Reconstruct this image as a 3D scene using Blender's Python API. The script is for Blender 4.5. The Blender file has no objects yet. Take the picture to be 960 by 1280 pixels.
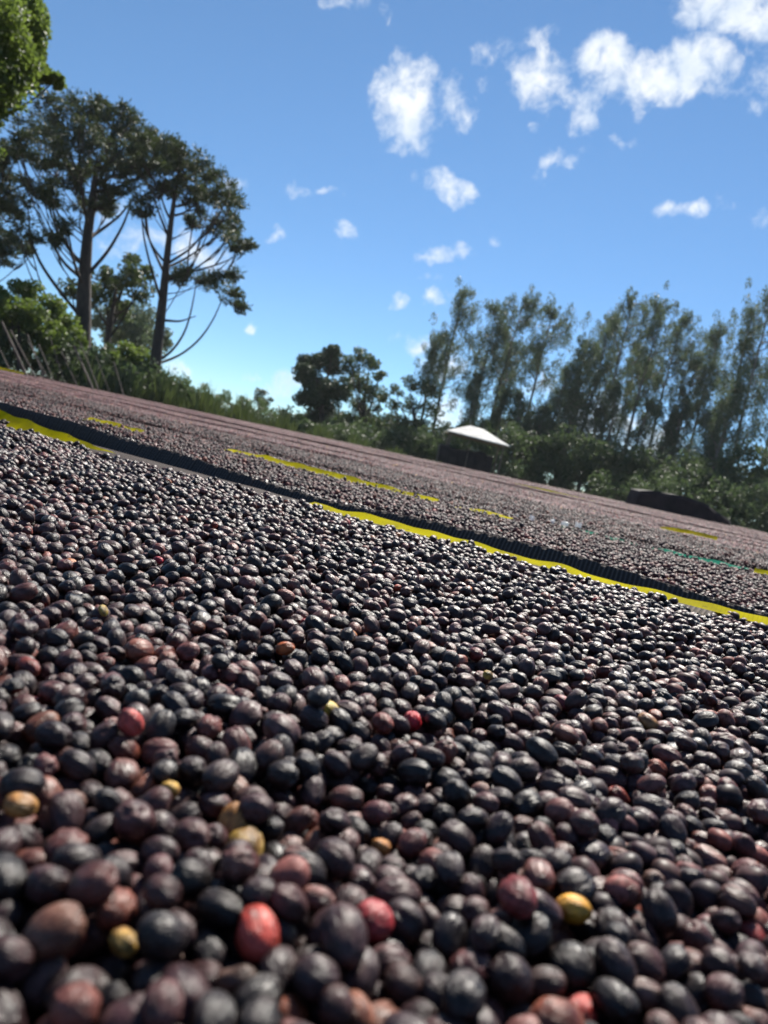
import bpy, math, random
import numpy as np
from mathutils import Vector, Matrix, noise as mnoise
rng = np.random.default_rng(7)
random.seed(7)
SC = bpy.context.scene
COL = SC.collection
R = math.radians

# ------------------------------------------------------------------ camera
F_PX = 924.0                      # focal length in pixels of the 960 x 1280 photograph
ROLL = R(12.0)
PITCH = R(-4.85)
YAW = R(118.13)
CAM = np.array([0.0, 0.0, 1.0])
_fw = np.array([math.cos(PITCH)*math.cos(YAW), math.cos(PITCH)*math.sin(YAW), math.sin(PITCH)])
_r0 = np.array([math.sin(YAW), -math.cos(YAW), 0.0])
_u0 = np.cross(_r0, _fw)
_R = _r0*math.cos(ROLL) + _u0*math.sin(ROLL)
_U = -_r0*math.sin(ROLL) + _u0*math.cos(ROLL)
def ray(x, y):
    v = _fw*F_PX + _R*(x-480) - _U*(y-640)
    return v/np.linalg.norm(v)
def at(x, y, dist):               # a point of the place, at a horizontal distance from the camera
    v = ray(x, y)
    return CAM + v*(dist/math.hypot(v[0], v[1]))
def on_z(x, y, z):
    v = ray(x, y)
    return CAM + v*((z-CAM[2])/v[2])
def proj(P):
    q = np.asarray(P) - CAM
    z = q@_fw
    return 480+F_PX*(q@_R)/z, 640-F_PX*(q@_U)/z, z
cd = bpy.data.cameras.new("camera")
cam = bpy.data.objects.new("camera", cd)
COL.objects.link(cam)
cam.matrix_world = Matrix([[_R[i], _U[i], -_fw[i], CAM[i]] for i in range(3)] + [[0, 0, 0, 1]])
cd.sensor_fit = 'VERTICAL'
cd.sensor_height = 36.0
cd.lens = 36.0*F_PX/1280
cd.clip_start = 0.01
cd.clip_end = 5000
cd.dof.use_dof = True
cd.dof.focus_distance = 0.66
cd.dof.aperture_fstop = 26.0/2.45
SC.camera = cam

# ------------------------------------------------------------------ light, sky, exposure
SUN_AZ, SUN_EL = R(101.0), R(47.0)
sl = bpy.data.lights.new("sun", 'SUN')
sl.energy = 5.0
sl.angle = R(0.53)
sl.color = (1.0, 0.94, 0.85)
so = bpy.data.objects.new("sun", sl)
COL.objects.link(so)
sdir = Vector((math.cos(SUN_EL)*math.cos(SUN_AZ), math.cos(SUN_EL)*math.sin(SUN_AZ), math.sin(SUN_EL)))
so.rotation_euler = sdir.to_track_quat('Z', 'Y').to_euler()
so.location = (0, 0, 30)
SC.view_settings.view_transform = 'Standard'
SC.view_settings.look = 'None'
SC.view_settings.exposure = 1.12
SC.view_settings.gamma = 1.0
SC.view_settings.use_curve_mapping = False

W = bpy.data.worlds.new("World")
SC.world = W
W.use_nodes = True
nt = W.node_tree
nt.nodes.clear()
class NB:                          # a small node-building helper
    def __init__(s, nt): s.nt = nt
    def n(s, t, **k):
        nd = s.nt.nodes.new(t)
        for a, b in k.items(): setattr(nd, a, b)
        return nd
    def put(s, sock, v):
        if isinstance(v, bpy.types.NodeSocket): s.nt.links.new(v, sock)
        else: sock.default_value = v
    def m(s, op, a, b=None, c=None, clamp=False):
        nd = s.n('ShaderNodeMath', operation=op, use_clamp=clamp)
        s.put(nd.inputs[0], a)
        if b is not None: s.put(nd.inputs[1], b)
        if c is not None: s.put(nd.inputs[2], c)
        return nd.outputs[0]
    def dot(s, a, v):
        nd = s.n('ShaderNodeVectorMath', operation='DOT_PRODUCT')
        s.put(nd.inputs[0], a); s.put(nd.inputs[1], v)
        return nd.outputs['Value']
    def mix(s, f, a, b):
        nd = s.n('ShaderNodeMix', data_type='RGBA')
        s.put(nd.inputs[0], f); s.put(nd.inputs[6], a); s.put(nd.inputs[7], b)
        return nd.outputs[2]
    def noise(s, vec, scale, detail=4, rough=.55, dist=0.0):
        nd = s.n('ShaderNodeTexNoise')
        s.put(nd.inputs['Vector'], vec)
        nd.inputs['Scale'].default_value = scale
        nd.inputs['Detail'].default_value = detail
        nd.inputs['Roughness'].default_value = rough
        nd.inputs['Distortion'].default_value = dist
        return nd.outputs['Fac']
    def smooth(s, v, lo, hi, a=0.0, b=1.0):
        nd = s.n('ShaderNodeMapRange', interpolation_type='SMOOTHSTEP')
        s.put(nd.inputs[0], v)
        for i, q in zip((1, 2, 3, 4), (lo, hi, a, b)): nd.inputs[i].default_value = q
        return nd.outputs[0]
w = NB(nt)
sky = w.n('ShaderNodeTexSky', sky_type='NISHITA')
sky.sun_disc = False
sky.sun_elevation = SUN_EL
sky.sun_rotation = R(90.0) - SUN_AZ
sky.altitude = 2500
sky.air_density = 1.0
sky.dust_density = 0.0
sky.ozone_density = 2.2
dirn = w.n('ShaderNodeTexCoord').outputs['Generated']
# cumulus puffs: x, y, half width, half height, tilt, weight
CLOUDS = [(510, 135, 40, 52, 0, 1.35), (505, 95, 22, 18, 0, .8), (565, 120, 32, 26, 20, .62), (585, 148, 15, 14, 0, .8), (605, 105, 14, 10, 0, .6),
 (675, 98, 40, 32, 10, 1.2), (700, 125, 26, 26, 30, .85), (735, 140, 30, 22, -30, .85), (745, 62, 32, 20, -15, 1.1), (770, 90, 60, 28, 10, 1.45),
 (815, 105, 58, 30, 0, 1.45), (860, 88, 54, 36, -10, 1.5), (892, 80, 34, 30, 0, 1.3), (800, 140, 10, 16, 0, .5), (790, 172, 22, 8, -5, .55),
 (905, 3, 64, 36, 10, 1.3), (955, 24, 52, 32, 10, 1.3), (1000, 5, 60, 40, 0, 1.1), (945, 118, 32, 26, 10, .55), (965, 90, 20, 20, 0, .5),
 (572, 240, 28, 17, 15, 1.0), (545, 224, 22, 12, 10, .55), (515, 212, 14, 22, 0, .42), (862, 262, 44, 11, -6, .95), (705, 197, 28, 12, -12, .55),
 (678, 220, 10, 9, 0, .35), (668, 160, 9, 8, 0, .55), (640, 60, 44, 15, -15, .42), (550, 317, 34, 11, -3, .95), (543, 348, 16, 6, 0, .5),
 (551, 376, 18, 13, 10, .95), (500, 379, 13, 10, 10, .9), (378, 242, 20, 9, 10, .5), (410, 241, 16, 6, 5, .4), (432, 287, 17, 9, 12, .8),
 (345, 292, 14, 8, -10, .7), (620, 298, 8, 6, 0, .4), (515, 430, 26, 14, -10, .85), (310, 470, 20, 7, 15, .8), (355, 483, 30, 14, -10, .95),
 (205, 300, 48, 18, 15, .95), (255, 318, 40, 14, 25, .9), (292, 232, 20, 9, -15, .55), (315, 416, 8, 6, 0, .6), (440, 3, 30, 9, 0, .6), (480, 15, 9, 8, 0, .45),
 (215, 465, 26, 12, 0, .85), (160, 300, 30, 16, 0, .6), (555, 455, 30, 16, 0, .8), (560, 520, 40, 30, 0, .8), (740, 530, 70, 40, 5, .9), (800, 560, 60, 34, 5, .95), (870, 590, 60, 26, 5, .9), (700, 500, 50, 30, 5, .6), (955, 275, 20, 9, 0, .4), (120, 260, 26, 13, 0, .5)]
nz = w.noise(dirn, 15.0, 7, .62, .5)
nf = w.noise(dirn, 46.0, 5, .6, .3)
warp = w.n('ShaderNodeVectorMath', operation='SCALE')
_nw = w.n('ShaderNodeTexNoise'); w.put(_nw.inputs['Vector'], dirn); _nw.inputs['Scale'].default_value = 22; _nw.inputs['Detail'].default_value = 4
_cw = w.n('ShaderNodeVectorMath', operation='SUBTRACT'); w.put(_cw.inputs[0], _nw.outputs['Color']); _cw.inputs[1].default_value = (.5, .5, .5)
w.put(warp.inputs[0], _cw.outputs[0]); warp.inputs['Scale'].default_value = 0.035
dw = w.n('ShaderNodeVectorMath', operation='ADD'); w.put(dw.inputs[0], dirn); w.put(dw.inputs[1], warp.outputs[0])
field = None
for (cx, cy, rx, ry, rt, s) in CLOUDS:
    c = ray(cx, cy); e = ray(cx+1, cy) - ray(cx-1, cy); e /= np.linalg.norm(e)
    up = np.cross(c, e); up /= np.linalg.norm(up); e = np.cross(up, c)
    a = R(rt); ex = e*math.cos(a) + up*math.sin(a); ey = -e*math.sin(a) + up*math.cos(a)
    sc = 924*math.sqrt(1+((cx-480)**2+(cy-640)**2)/924**2)
    rx *= 1.06; ry *= 1.06
    u = w.dot(dw.outputs[0], tuple(ex*sc/rx)); v = w.dot(dw.outputs[0], tuple(ey*sc/ry))
    q = w.m('MULTIPLY_ADD', u, u, w.m('MULTIPLY', v, v))
    g = w.m('MULTIPLY_ADD', q, -s*.8, s)
    front = w.dot(dirn, tuple(c))
    field = g if field is None else w.m('MAXIMUM', field, g)
# the same small fair-weather puffs go on over the rest of the sky
away = w.smooth(w.dot(dirn, tuple(_fw)), .60, .78, 1.0, 0.0)
low = w.n('ShaderNodeSeparateXYZ'); w.put(low.inputs[0], dirn)
gen = w.m('MULTIPLY', w.m('SUBTRACT', w.noise(dirn, 5.0, 3, .5), .60), 5.0)
gen = w.m('SUBTRACT', w.m('MULTIPLY', gen, away), w.m('SUBTRACT', 1.0, away))
front = w.smooth(w.dot(dirn, tuple(_fw)), .2, .4, 0.0, 1.0)
field = w.m('SUBTRACT', w.m('MULTIPLY', field, front), w.m('MULTIPLY', w.m('SUBTRACT', 1.0, front), 3.0))
field = w.m('MAXIMUM', field, gen)
field = w.m('MAXIMUM', field, -1.0)
dens = w.m('ADD', field, w.m('MULTIPLY', w.m('SUBTRACT', nz, .53), 2.5))
dens = w.m('ADD', dens, w.m('MULTIPLY', w.m('SUBTRACT', nf, .5), 2.9))
cover = w.m('POWER', w.smooth(dens, .0, 1.7), .9)
shade = w.smooth(w.noise(dw.outputs[0], 26.0, 4, .5), .35, .65)
ccol = w.mix(shade, (6.0, 6.7, 7.6, 1), (8.0, 8.2, 8.3, 1))
skyc = w.n('ShaderNodeMix', data_type='RGBA', blend_type='MULTIPLY')
skyc.inputs[0].default_value = 1.0
w.put(skyc.inputs[6], sky.outputs[0]); skyc.inputs[7].default_value = (.80, .965, 1.02, 1)
hz = w.smooth(low.outputs[2], 0.0, .45, .80, 1.0)
hzc = w.n('ShaderNodeCombineColor'); w.put(hzc.inputs[0], w.m('MULTIPLY', hz, .96)); w.put(hzc.inputs[1], w.m('POWER', hz, .8)); w.put(hzc.inputs[2], w.m('POWER', hz, .45))
sky2 = w.n('ShaderNodeMix', data_type='RGBA', blend_type='MULTIPLY'); sky2.inputs[0].default_value = 1.0
w.put(sky2.inputs[6], skyc.outputs[2]); w.put(sky2.inputs[7], hzc.outputs[0])
final = w.mix(w.m('MULTIPLY', cover, .93), sky2.outputs[2], ccol)
bg = w.n('ShaderNodeBackground')
bg.inputs['Strength'].default_value = 0.064
w.put(bg.inputs['Color'], final)
wo = w.n('ShaderNodeOutputWorld')
nt.links.new(bg.outputs[0], wo.inputs[0])

# ------------------------------------------------------------------ materials
def mat(name, build):
    m = bpy.data.materials.new(name)
    m.use_nodes = True
    t = m.node_tree; t.nodes.clear()
    b = NB(t)
    p = b.n('ShaderNodeBsdfPrincipled'); o = b.n('ShaderNodeOutputMaterial')
    t.links.new(p.outputs[0], o.inputs[0])
    build(b, p, o)
    return m
def bump(b, p, h, dist, strength=1.0):
    n = b.n('ShaderNodeBump'); n.inputs['Distance'].default_value = dist; n.inputs['Strength'].default_value = strength
    b.put(n.inputs['Height'], h); b.put(p.inputs['Normal'], n.outputs[0])
def cherry_mat(name, kind):
    def f(b, p, o):
        at_ = b.n('ShaderNodeAttribute', attribute_type=kind, attribute_name='tone')
        tc = b.n('ShaderNodeTexCoord').outputs['Object']
        oi = b.n('ShaderNodeObjectInfo').outputs['Random']
        vec = b.n('ShaderNodeVectorMath', operation='MULTIPLY_ADD'); b.put(vec.inputs[0], tc); vec.inputs[1].default_value = (45, 160, 160)
        cmb = b.n('ShaderNodeCombineXYZ'); b.put(cmb.inputs[0], b.m('MULTIPLY', oi, 37.0)); b.put(cmb.inputs[1], b.m('MULTIPLY', oi, 11.0)); b.put(vec.inputs[2], cmb.outputs[0])
        streak = b.noise(vec.outputs[0], 2.6, 4, .6, 1.6)
        vec2 = b.n('ShaderNodeVectorMath', operation='ADD'); b.put(vec2.inputs[0], tc); b.put(vec2.inputs[1], cmb.outputs[0])
        blot = b.noise(vec2.outputs[0], 170.0, 3, .6)
        fine = b.noise(vec2.outputs[0], 900.0, 3, .6)
        base = at_.outputs['Color']
        dk = b.n('ShaderNodeMix', data_type='RGBA', blend_type='MULTIPLY'); dk.inputs[0].default_value = 1
        b.put(dk.inputs[6], base)
        g = b.smooth(b.m('ADD', b.m('MULTIPLY', blot, .6), b.m('MULTIPLY', streak, .4)), .36, .64, .45, 1.45)
        cg = b.n('ShaderNodeCombineColor'); [b.put(cg.inputs[i], g) for i in range(3)]
        b.put(dk.inputs[7], cg.outputs[0])
        ripe = b.smooth(b.noise(vec2.outputs[0], 95.0, 2, .5), .50, .60, 0.0, .72)
        dk2 = b.n('ShaderNodeMix', data_type='RGBA', blend_type='MULTIPLY'); b.put(dk2.inputs[0], ripe); b.put(dk2.inputs[6], dk.outputs[2]); dk2.inputs[7].default_value = (.42, .28, .30, 1)
        dk = dk2
        dust = b.smooth(b.noise(vec2.outputs[0], 260.0, 4, .7), .52, .78, 0.0, .14)
        c = b.mix(dust, dk.outputs[2], (.17, .125, .12, 1))
        vein = b.m('MULTIPLY', b.smooth(b.m('ABSOLUTE', b.m('SUBTRACT', streak, .52)), .0, .035, 1.0, 0.0), b.smooth(blot, .45, .65, 0.0, .32))
        c = b.mix(vein, c, (.15, .105, .095, 1))
        b.put(p.inputs['Base Color'], c)
        b.put(p.inputs['Roughness'], b.smooth(blot, .3, .7, *((.33, .50) if kind == 'INSTANCER' else (.45, .65))))
        p.inputs['Specular IOR Level'].default_value = .36 if kind == 'INSTANCER' else .20
        h = b.m('ADD', b.m('MULTIPLY', streak, 1.0), b.m('MULTIPLY', fine, .12))
        if kind == 'INSTANCER': bump(b, p, h, .0013, .7)
    return mat(name, f)
M_CHERRY = cherry_mat('dried_cherry_skin', 'INSTANCER')
M_CHERRY_FAR = cherry_mat('dried_cherry_skin_far', 'GEOMETRY')
def plain(name, col, rough=.8, var=.25, scale=8.0, spec=.3, trans=0.0, bumpd=0.0, transp=None):
    def f(b, p, o):
        tc = b.n('ShaderNodeTexCoord').outputs['Object']
        n = b.noise(tc, scale, 5, .6)
        k = b.smooth(n, .3, .7)
        c = b.mix(k, tuple(x*(1-var) for x in col)+(1,), tuple(min(1, x*(1+var)) for x in col)+(1,))
        b.put(p.inputs['Base Color'], c)
        p.inputs['Roughness'].default_value = rough
        p.inputs['Specular IOR Level'].default_value = spec
        if bumpd: bump(b, p, n, bumpd)
        if trans:
            tr = b.n('ShaderNodeBsdfTranslucent'); b.put(tr.inputs[0], transp or c)
            mx = b.n('ShaderNodeMixShader'); mx.inputs[0].default_value = trans
            b.nt.links.new(p.outputs[0], mx.inputs[1]); b.nt.links.new(tr.outputs[0], mx.inputs[2]); b.nt.links.new(mx.outputs[0], o.inputs[0])
    return mat(name, f)
def leaf_mat(name, dark, light, glow, trans=.35):
    def f(b, p, o):
        g = b.n('ShaderNodeNewGeometry')
        at_ = b.n('ShaderNodeAttribute', attribute_type='GEOMETRY', attribute_name='lv')
        c = b.mix(at_.outputs['Fac'], dark+(1,), light+(1,))
        b.put(p.inputs['Base Color'], c)
        p.inputs['Roughness'].default_value = .5
        p.inputs['Specular IOR Level'].default_value = .35
        tr = b.n('ShaderNodeBsdfTranslucent'); b.put(tr.inputs[0], b.mix(.5, c, glow+(1,)))
        mx = b.n('ShaderNodeMixShader'); mx.inputs[0].default_value = trans
        b.nt.links.new(p.outputs[0], mx.inputs[1]); b.nt.links.new(tr.outputs[0], mx.inputs[2]); b.nt.links.new(mx.outputs[0], o.inputs[0])
    return mat(name, f)
M_ARAU = leaf_mat('conifer_foliage', (.024, .038, .018), (.062, .085, .030), (.08, .105, .025), .25)
M_BROAD = leaf_mat('broadleaf_foliage', (.045, .08, .018), (.11, .165, .035), (.24, .33, .05), .42)
M_DARK = leaf_mat('dark_foliage', (.025, .045, .022), (.05, .08, .035), (.05, .08, .02), .2)
M_MID = leaf_mat('mid_foliage', (.04, .065, .025), (.085, .115, .045), (.10, .15, .03), .3)
M_GUM = leaf_mat('gum_foliage', (.062, .088, .055), (.13, .165, .095), (.14, .19, .08), .33)
M_UNDER = leaf_mat('undergrowth_foliage', (.036, .058, .030), (.08, .115, .052), (.12, .18, .055), .33)
M_GRASS = leaf_mat('tall_grass', (.026, .044, .018), (.07, .09, .035), (.10, .14, .03), .28)
def bark(name, col):
    def f(b, p, o):
        tc = b.n('ShaderNodeTexCoord').outputs['Object']
        v = b.n('ShaderNodeVectorMath', operation='MULTIPLY'); b.put(v.inputs[0], tc); v.inputs[1].default_value = (1, 1, .25)
        n = b.noise(v.outputs[0], 9, 5, .65)
        b.put(p.inputs['Base Color'], b.mix(b.smooth(n, .3, .7), tuple(x*.6 for x in col)+(1,), tuple(x*1.3 for x in col)+(1,)))
        p.inputs['Roughness'].default_value = .85
        bump(b, p, n, .03)
    return mat(name, f)
M_BARK = bark('dark_bark', (.042, .033, .028))
M_GUMBARK = bark('pale_bark', (.20, .17, .14))
M_WOOD = bark('weathered_wood', (.13, .105, .085))
def net_mat(name, col, rib, alpha=0.0):
    def f(b, p, o):
        tc = b.n('ShaderNodeTexCoord').outputs['Object']
        sx = b.n('ShaderNodeSeparateXYZ'); b.put(sx.inputs[0], tc)
        n = b.noise(tc, 6.0, 4, .6)
        xx = b.m('ADD', sx.outputs[0], b.m('MULTIPLY', n, .01))
        wv = b.m('ABSOLUTE', b.m('SINE', b.m('MULTIPLY', xx, math.pi/rib)))
        wy = b.m('ABSOLUTE', b.m('SINE', b.m('MULTIPLY', sx.outputs[1], math.pi/(rib*.6))))
        line = b.smooth(wv, .72, .95)
        c = b.mix(line, tuple(x*.55 for x in col)+(1,), tuple(min(1, x*1.5) for x in col)+(1,))
        c = b.mix(b.smooth(n, .3, .7, 0, .35), c, tuple(x*.8 for x in col)+(1,))
        b.put(p.inputs['Base Color'], c)
        p.inputs['Roughness'].default_value = .8
        p.inputs['Specular IOR Level'].default_value = .12
        bump(b, p, b.m('ADD', wv, b.m('MULTIPLY', wy, .5)), .0012)
    return mat(name, f)
M_NET = net_mat('black_shade_net', (.066, .054, .050), .0075)
M_YEL = None
def _yel(b, p, o):
    tc = b.n('ShaderNodeTexCoord').outputs['Object']
    sx = b.n('ShaderNodeSeparateXYZ'); b.put(sx.inputs[0], tc)
    wv = b.m('ABSOLUTE', b.m('SINE', b.m('MULTIPLY', sx.outputs[0], math.pi/.006)))
    n = b.noise(tc, 14.0, 4, .6)
    c = b.mix(b.smooth(wv, .0, .6), (.50, .44, .004, 1), (.60, .53, .005, 1))
    c = b.mix(b.smooth(n, .40, .7, 0, .75), c, (.34, .30, .02, 1)); c = b.mix(b.smooth(b.noise(tc, 60.0, 3, .7), .58, .70, 0, .6), c, (.16, .13, .04, 1))
    b.put(p.inputs['Base Color'], c)
    p.inputs['Roughness'].default_value = .9; p.inputs['Specular IOR Level'].default_value = .04
    tr = b.n('ShaderNodeBsdfTranslucent'); b.put(tr.inputs[0], c)
    mx = b.n('ShaderNodeMixShader'); mx.inputs[0].default_value = .5
    b.nt.links.new(p.outputs[0], mx.inputs[1]); b.nt.links.new(tr.outputs[0], mx.inputs[2]); b.nt.links.new(mx.outputs[0], o.inputs[0])
    bump(b, p, wv, .0003, .5)
M_YEL = mat('yellow_selvage', _yel)
M_GREEN = plain('green_selvage', (.012, .14, .09), .95, .3, 20, .02)
M_TARP = plain('dark_tarp', (.022, .017, .017), .75, .35, 3, .2, bumpd=.03)
M_ROOF = plain('white_roof_sheet', (.72, .71, .67), .8, .18, 3, .15, trans=.15)
M_PLAST = plain('white_plastic', (.8, .8, .8), .5, .05, 30, .3, trans=.4)
M_HUSK = plain('husk', (.20, .13, .08), .7, .4, 200)
def _ground(b, p, o):
    tc = b.n('ShaderNodeTexCoord').outputs['Object']
    n = b.noise(tc, .35, 6, .6); n2 = b.noise(tc, 6.0, 5, .7)
    c = b.mix(b.smooth(n, .4, .6), (.11, .075, .045, 1), (.07, .10, .03, 1))
    c = b.mix(b.smooth(n2, .4, .7, 0, .5), c, (.15, .12, .07, 1))
    b.put(p.inputs['Base Color'], c); p.inputs['Roughness'].default_value = .95
    bump(b, p, n2, .05)
M_GROUND = mat('ground_soil', _ground)

# ------------------------------------------------------------------ helpers
def setp(o, label=None, cat=None, group=None, kind=None):
    if label: o['label'] = label
    if cat: o['category'] = cat
    if group: o['group'] = group
    if kind: o['kind'] = kind
    return o
def np_mesh(name, V, Fc, m=None, smooth=False, attrs=None):
    """V (n,3); Fc a list of (k,c) index arrays of constant arity"""
    me = bpy.data.meshes.new(name)
    V = np.asarray(V, dtype=np.float32)
    if not isinstance(Fc, list): Fc = [Fc]
    Fc = [np.asarray(f, dtype=np.int32) for f in Fc if len(f)]
    me.vertices.add(len(V)); me.vertices.foreach_set('co', V.ravel())
    nl = sum(f.size for f in Fc); nf = sum(len(f) for f in Fc)
    me.loops.add(nl); me.polygons.add(nf)
    me.loops.foreach_set('vertex_index', np.concatenate([f.ravel() for f in Fc]))
    tot = np.concatenate([np.full(len(f), f.shape[1], dtype=np.int32) for f in Fc])
    st = np.concatenate([[0], np.cumsum(tot)[:-1]]).astype(np.int32)
    me.polygons.foreach_set('loop_start', st)
    me.polygons.foreach_set('loop_total', tot)
    if attrs:
        for nme, (dom, ty, arr) in attrs.items():
            a = me.attributes.new(nme, ty, dom)
            key = {'FLOAT': 'value', 'FLOAT_COLOR': 'color', 'FLOAT_VECTOR': 'vector', 'INT': 'value'}[ty]
            a.data.foreach_set(key, np.asarray(arr, dtype=np.float32 if ty != 'INT' else np.int32).ravel())
    me.update(calc_edges=True)
    me.polygons.foreach_set('use_smooth', np.full(nf, smooth))
    if m: me.materials.append(m)
    return me
def obj(name, me, parent=None, loc=None):
    o = bpy.data.objects.new(name, me)
    COL.objects.link(o)
    if parent: o.parent = parent
    if loc is not None: o.location = loc
    return o
def empty(name, loc):
    o = bpy.data.objects.new(name, None); COL.objects.link(o); o.location = tuple(float(x) for x in loc)
    return o
class Geo:
    def __init__(s): s.V = []; s.F = {}; s.n = 0
    def add(s, V, Fc):
        V = np.asarray(V, dtype=float)
        Fc = np.asarray(Fc); s.F.setdefault(Fc.shape[1], []).append(Fc + s.n); s.V.append(V); s.n += len(V)
    def box(s, c, d, rz=0.0):
        x, y, z = d[0]/2, d[1]/2, d[2]/2
        P = np.array([[a*x, b*y, e*z] for e in (-1, 1) for a, b in ((-1, -1), (1, -1), (1, 1), (-1, 1))])
        ca, sa = math.cos(rz), math.sin(rz)
        P = P@np.array([[ca, sa, 0], [-sa, ca, 0], [0, 0, 1]]) + np.asarray(c)
        s.add(P, [[3, 2, 1, 0], [4, 5, 6, 7], [0, 1, 5, 4], [1, 2, 6, 5], [2, 3, 7, 6], [3, 0, 4, 7]])
    def tube(s, P, r, k=7):
        P = np.asarray(P, dtype=float); r = np.broadcast_to(np.asarray(r, dtype=float), (len(P),))
        T = np.gradient(P, axis=0); T /= np.linalg.norm(T, axis=1)[:, None]+1e-9
        a = np.array([1., 0.13, 0.07]) if abs(T[0][0]) < .8 else np.array([0., 1., .1])
        X = np.cross(T, a); X /= np.linalg.norm(X, axis=1)[:, None]; Y = np.cross(T, X)
        th = np.arange(k)*2*math.pi/k
        V = P[:, None] + r[:, None, None]*(X[:, None]*np.cos(th)[None, :, None] + Y[:, None]*np.sin(th)[None, :, None])
        i = np.arange(len(P)-1)[:, None]*k; j = np.arange(k)[None]; j2 = (j+1) % k
        Fc = np.stack([i+j, i+j2, i+k+j2, i+k+j], -1).reshape(-1, 4)
        s.add(V.reshape(-1, 3), Fc)
        s.add(np.vstack([V[-1], P[-1:]]), [[q, (q+1) % k, k] for q in range(k)])
    def mesh(s, name, m, smooth=True):
        return np_mesh(name, np.concatenate(s.V), [np.concatenate(f) for f in s.F.values()], m, smooth)
def leaves(name, C, L, Wd, m, droop=0.0, droopdir=None, dirs=None, g=None, lv=None):
    """many small folded diamond leaves at centres C: length L, width Wd"""
    n = len(C); g = g or rng
    d = g.normal(size=(n, 3)) if dirs is None else dirs.copy()
    d /= np.linalg.norm(d, axis=1)[:, None]+1e-9
    if droop: d = d*(1-droop) + np.array(droopdir if droopdir is not None else [0, 0, -1.0])*droop; d /= np.linalg.norm(d, axis=1)[:, None]+1e-9
    q = g.normal(size=(n, 3)); X = np.cross(d, q); X /= np.linalg.norm(X, axis=1)[:, None]+1e-9
    L = np.broadcast_to(L, (n,))*g.uniform(.7, 1.3, n); Wd = np.broadcast_to(Wd, (n,))*g.uniform(.7, 1.3, n)
    N = np.cross(d, X)
    a = C - d*L[:, None]/2; b = C + X*Wd[:, None]/2 + N*Wd[:, None]*.2; c = C + d*L[:, None]/2; e = C - X*Wd[:, None]/2 + N*Wd[:, None]*.2
    V = np.stack([a, b, c, e], 1).reshape(-1, 3)
    i = np.arange(n)*4
    Fc = np.stack([i, i+1, i+2, i+3], 1)
    if lv is None: lv = g.uniform(0, 1, n)
    return np_mesh(name, V, Fc, m, False, {'lv': ('FACE', 'FLOAT', lv)})
def blob_pts(c, r, n, g=None, flat=(1, 1, 1), shell=.55):
    g = g or rng
    d = g.normal(size=(n, 3)); d /= np.linalg.norm(d, axis=1)[:, None]
    rr = g.uniform(shell**3, 1, n)**(1/3)
    return np.asarray(c) + d*rr[:, None]*r*np.asarray(flat)
def smooth_noise(X, Y, s, seed=0, oct=2):
    """cheap value noise made of sines, -1..1"""
    g = np.random.default_rng(seed); out = 0; amp = 1; tot = 0
    for o in range(oct):
        for _ in range(5):
            a = g.uniform(0, 2*math.pi); f = g.uniform(.6, 1.4)*2*math.pi/s*(2**o)
            out = out + amp*np.sin((X*math.cos(a)+Y*math.sin(a))*f + g.uniform(0, 6.28)); tot += amp*.55
        amp *= .5
    return np.clip(out/tot*.75, -1.5, 1.5)
# ------------------------------------------------------------------ ground
def ground():
    g = np.concatenate([[-2500, -800, -300, -120], np.linspace(-70, 70, 41), [120, 300, 800, 2500]])
    X, Y = np.meshgrid(g, g + 20)
    Z = smooth_noise(X, Y, 30, 5)*.08*(np.hypot(X, Y-10) > 12)
    n = len(g); V = np.stack([X, Y, Z], -1).reshape(-1, 3)
    i = (np.arange(n-1)[:, None]*n + np.arange(n-1)[None]).ravel()
    o = obj('ground', np_mesh('ground', V, np.stack([i, i+1, i+n+1, i+n], 1), M_GROUND, True))
    o['kind'] = 'structure'
ground()
# ------------------------------------------------------------------ beds
BED_Z = .845
def yb2(x):                        # where the cherries begin on the second bed
    return np.interp(x, [-9, -4, -2.8, -2.0, -1.44, -1.0, -.55, -.33, 0, 3], [1.6, 1.75, 1.74, 1.55, 1.38, 1.30, 1.33, 1.33, 1.31, 1.31]) + .012*np.sin(x*9) + .006*np.sin(x*31)
ROWS = [(-.95, 1.20), (1.215, 2.56), (2.68, 4.04)]
y = 4.16
while y < 27: ROWS.append((y, y+1.36)); y += 1.50
ROWZ = [0, 0, .004] + [(.0, .012, -.004, .018, .002, .01, .024, .0, .012, .02)[i % 10] for i in range(len(ROWS)-3)]
def top_z(k, X, Y):                # underside of the cherries = the net
    z = BED_Z + ROWZ[k] + 0*X
    if k >= 2: z = z + .008*smooth_noise(X, Y, 1.6, 11+k) + .013*smooth_noise(X*.5, Y*3.5, 2.6+.12*k, 50+k, 2)
    if k == 1: z = z + .004*smooth_noise(X, Y, .8, 12) + np.clip((-X-1.3)*.02, 0, .03)*np.clip((1.9-Y)*2, 0, 1)
    y0, y1 = ROWS[k]
    e = np.minimum(Y-y0, y1-Y)
    return z - .03*np.clip(1-e/.05, 0, 1)**2*(1 if k > 1 else 0)
BED_LABEL = {0: 'nearest drying bed with black net and heaped dark cherries, at the foot of the photo',
 1: 'second drying bed back, its bare black net strip facing the yellow-edged nearest bed',
 2: 'third drying bed back, behind the green selvage line of the second bed'}
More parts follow.
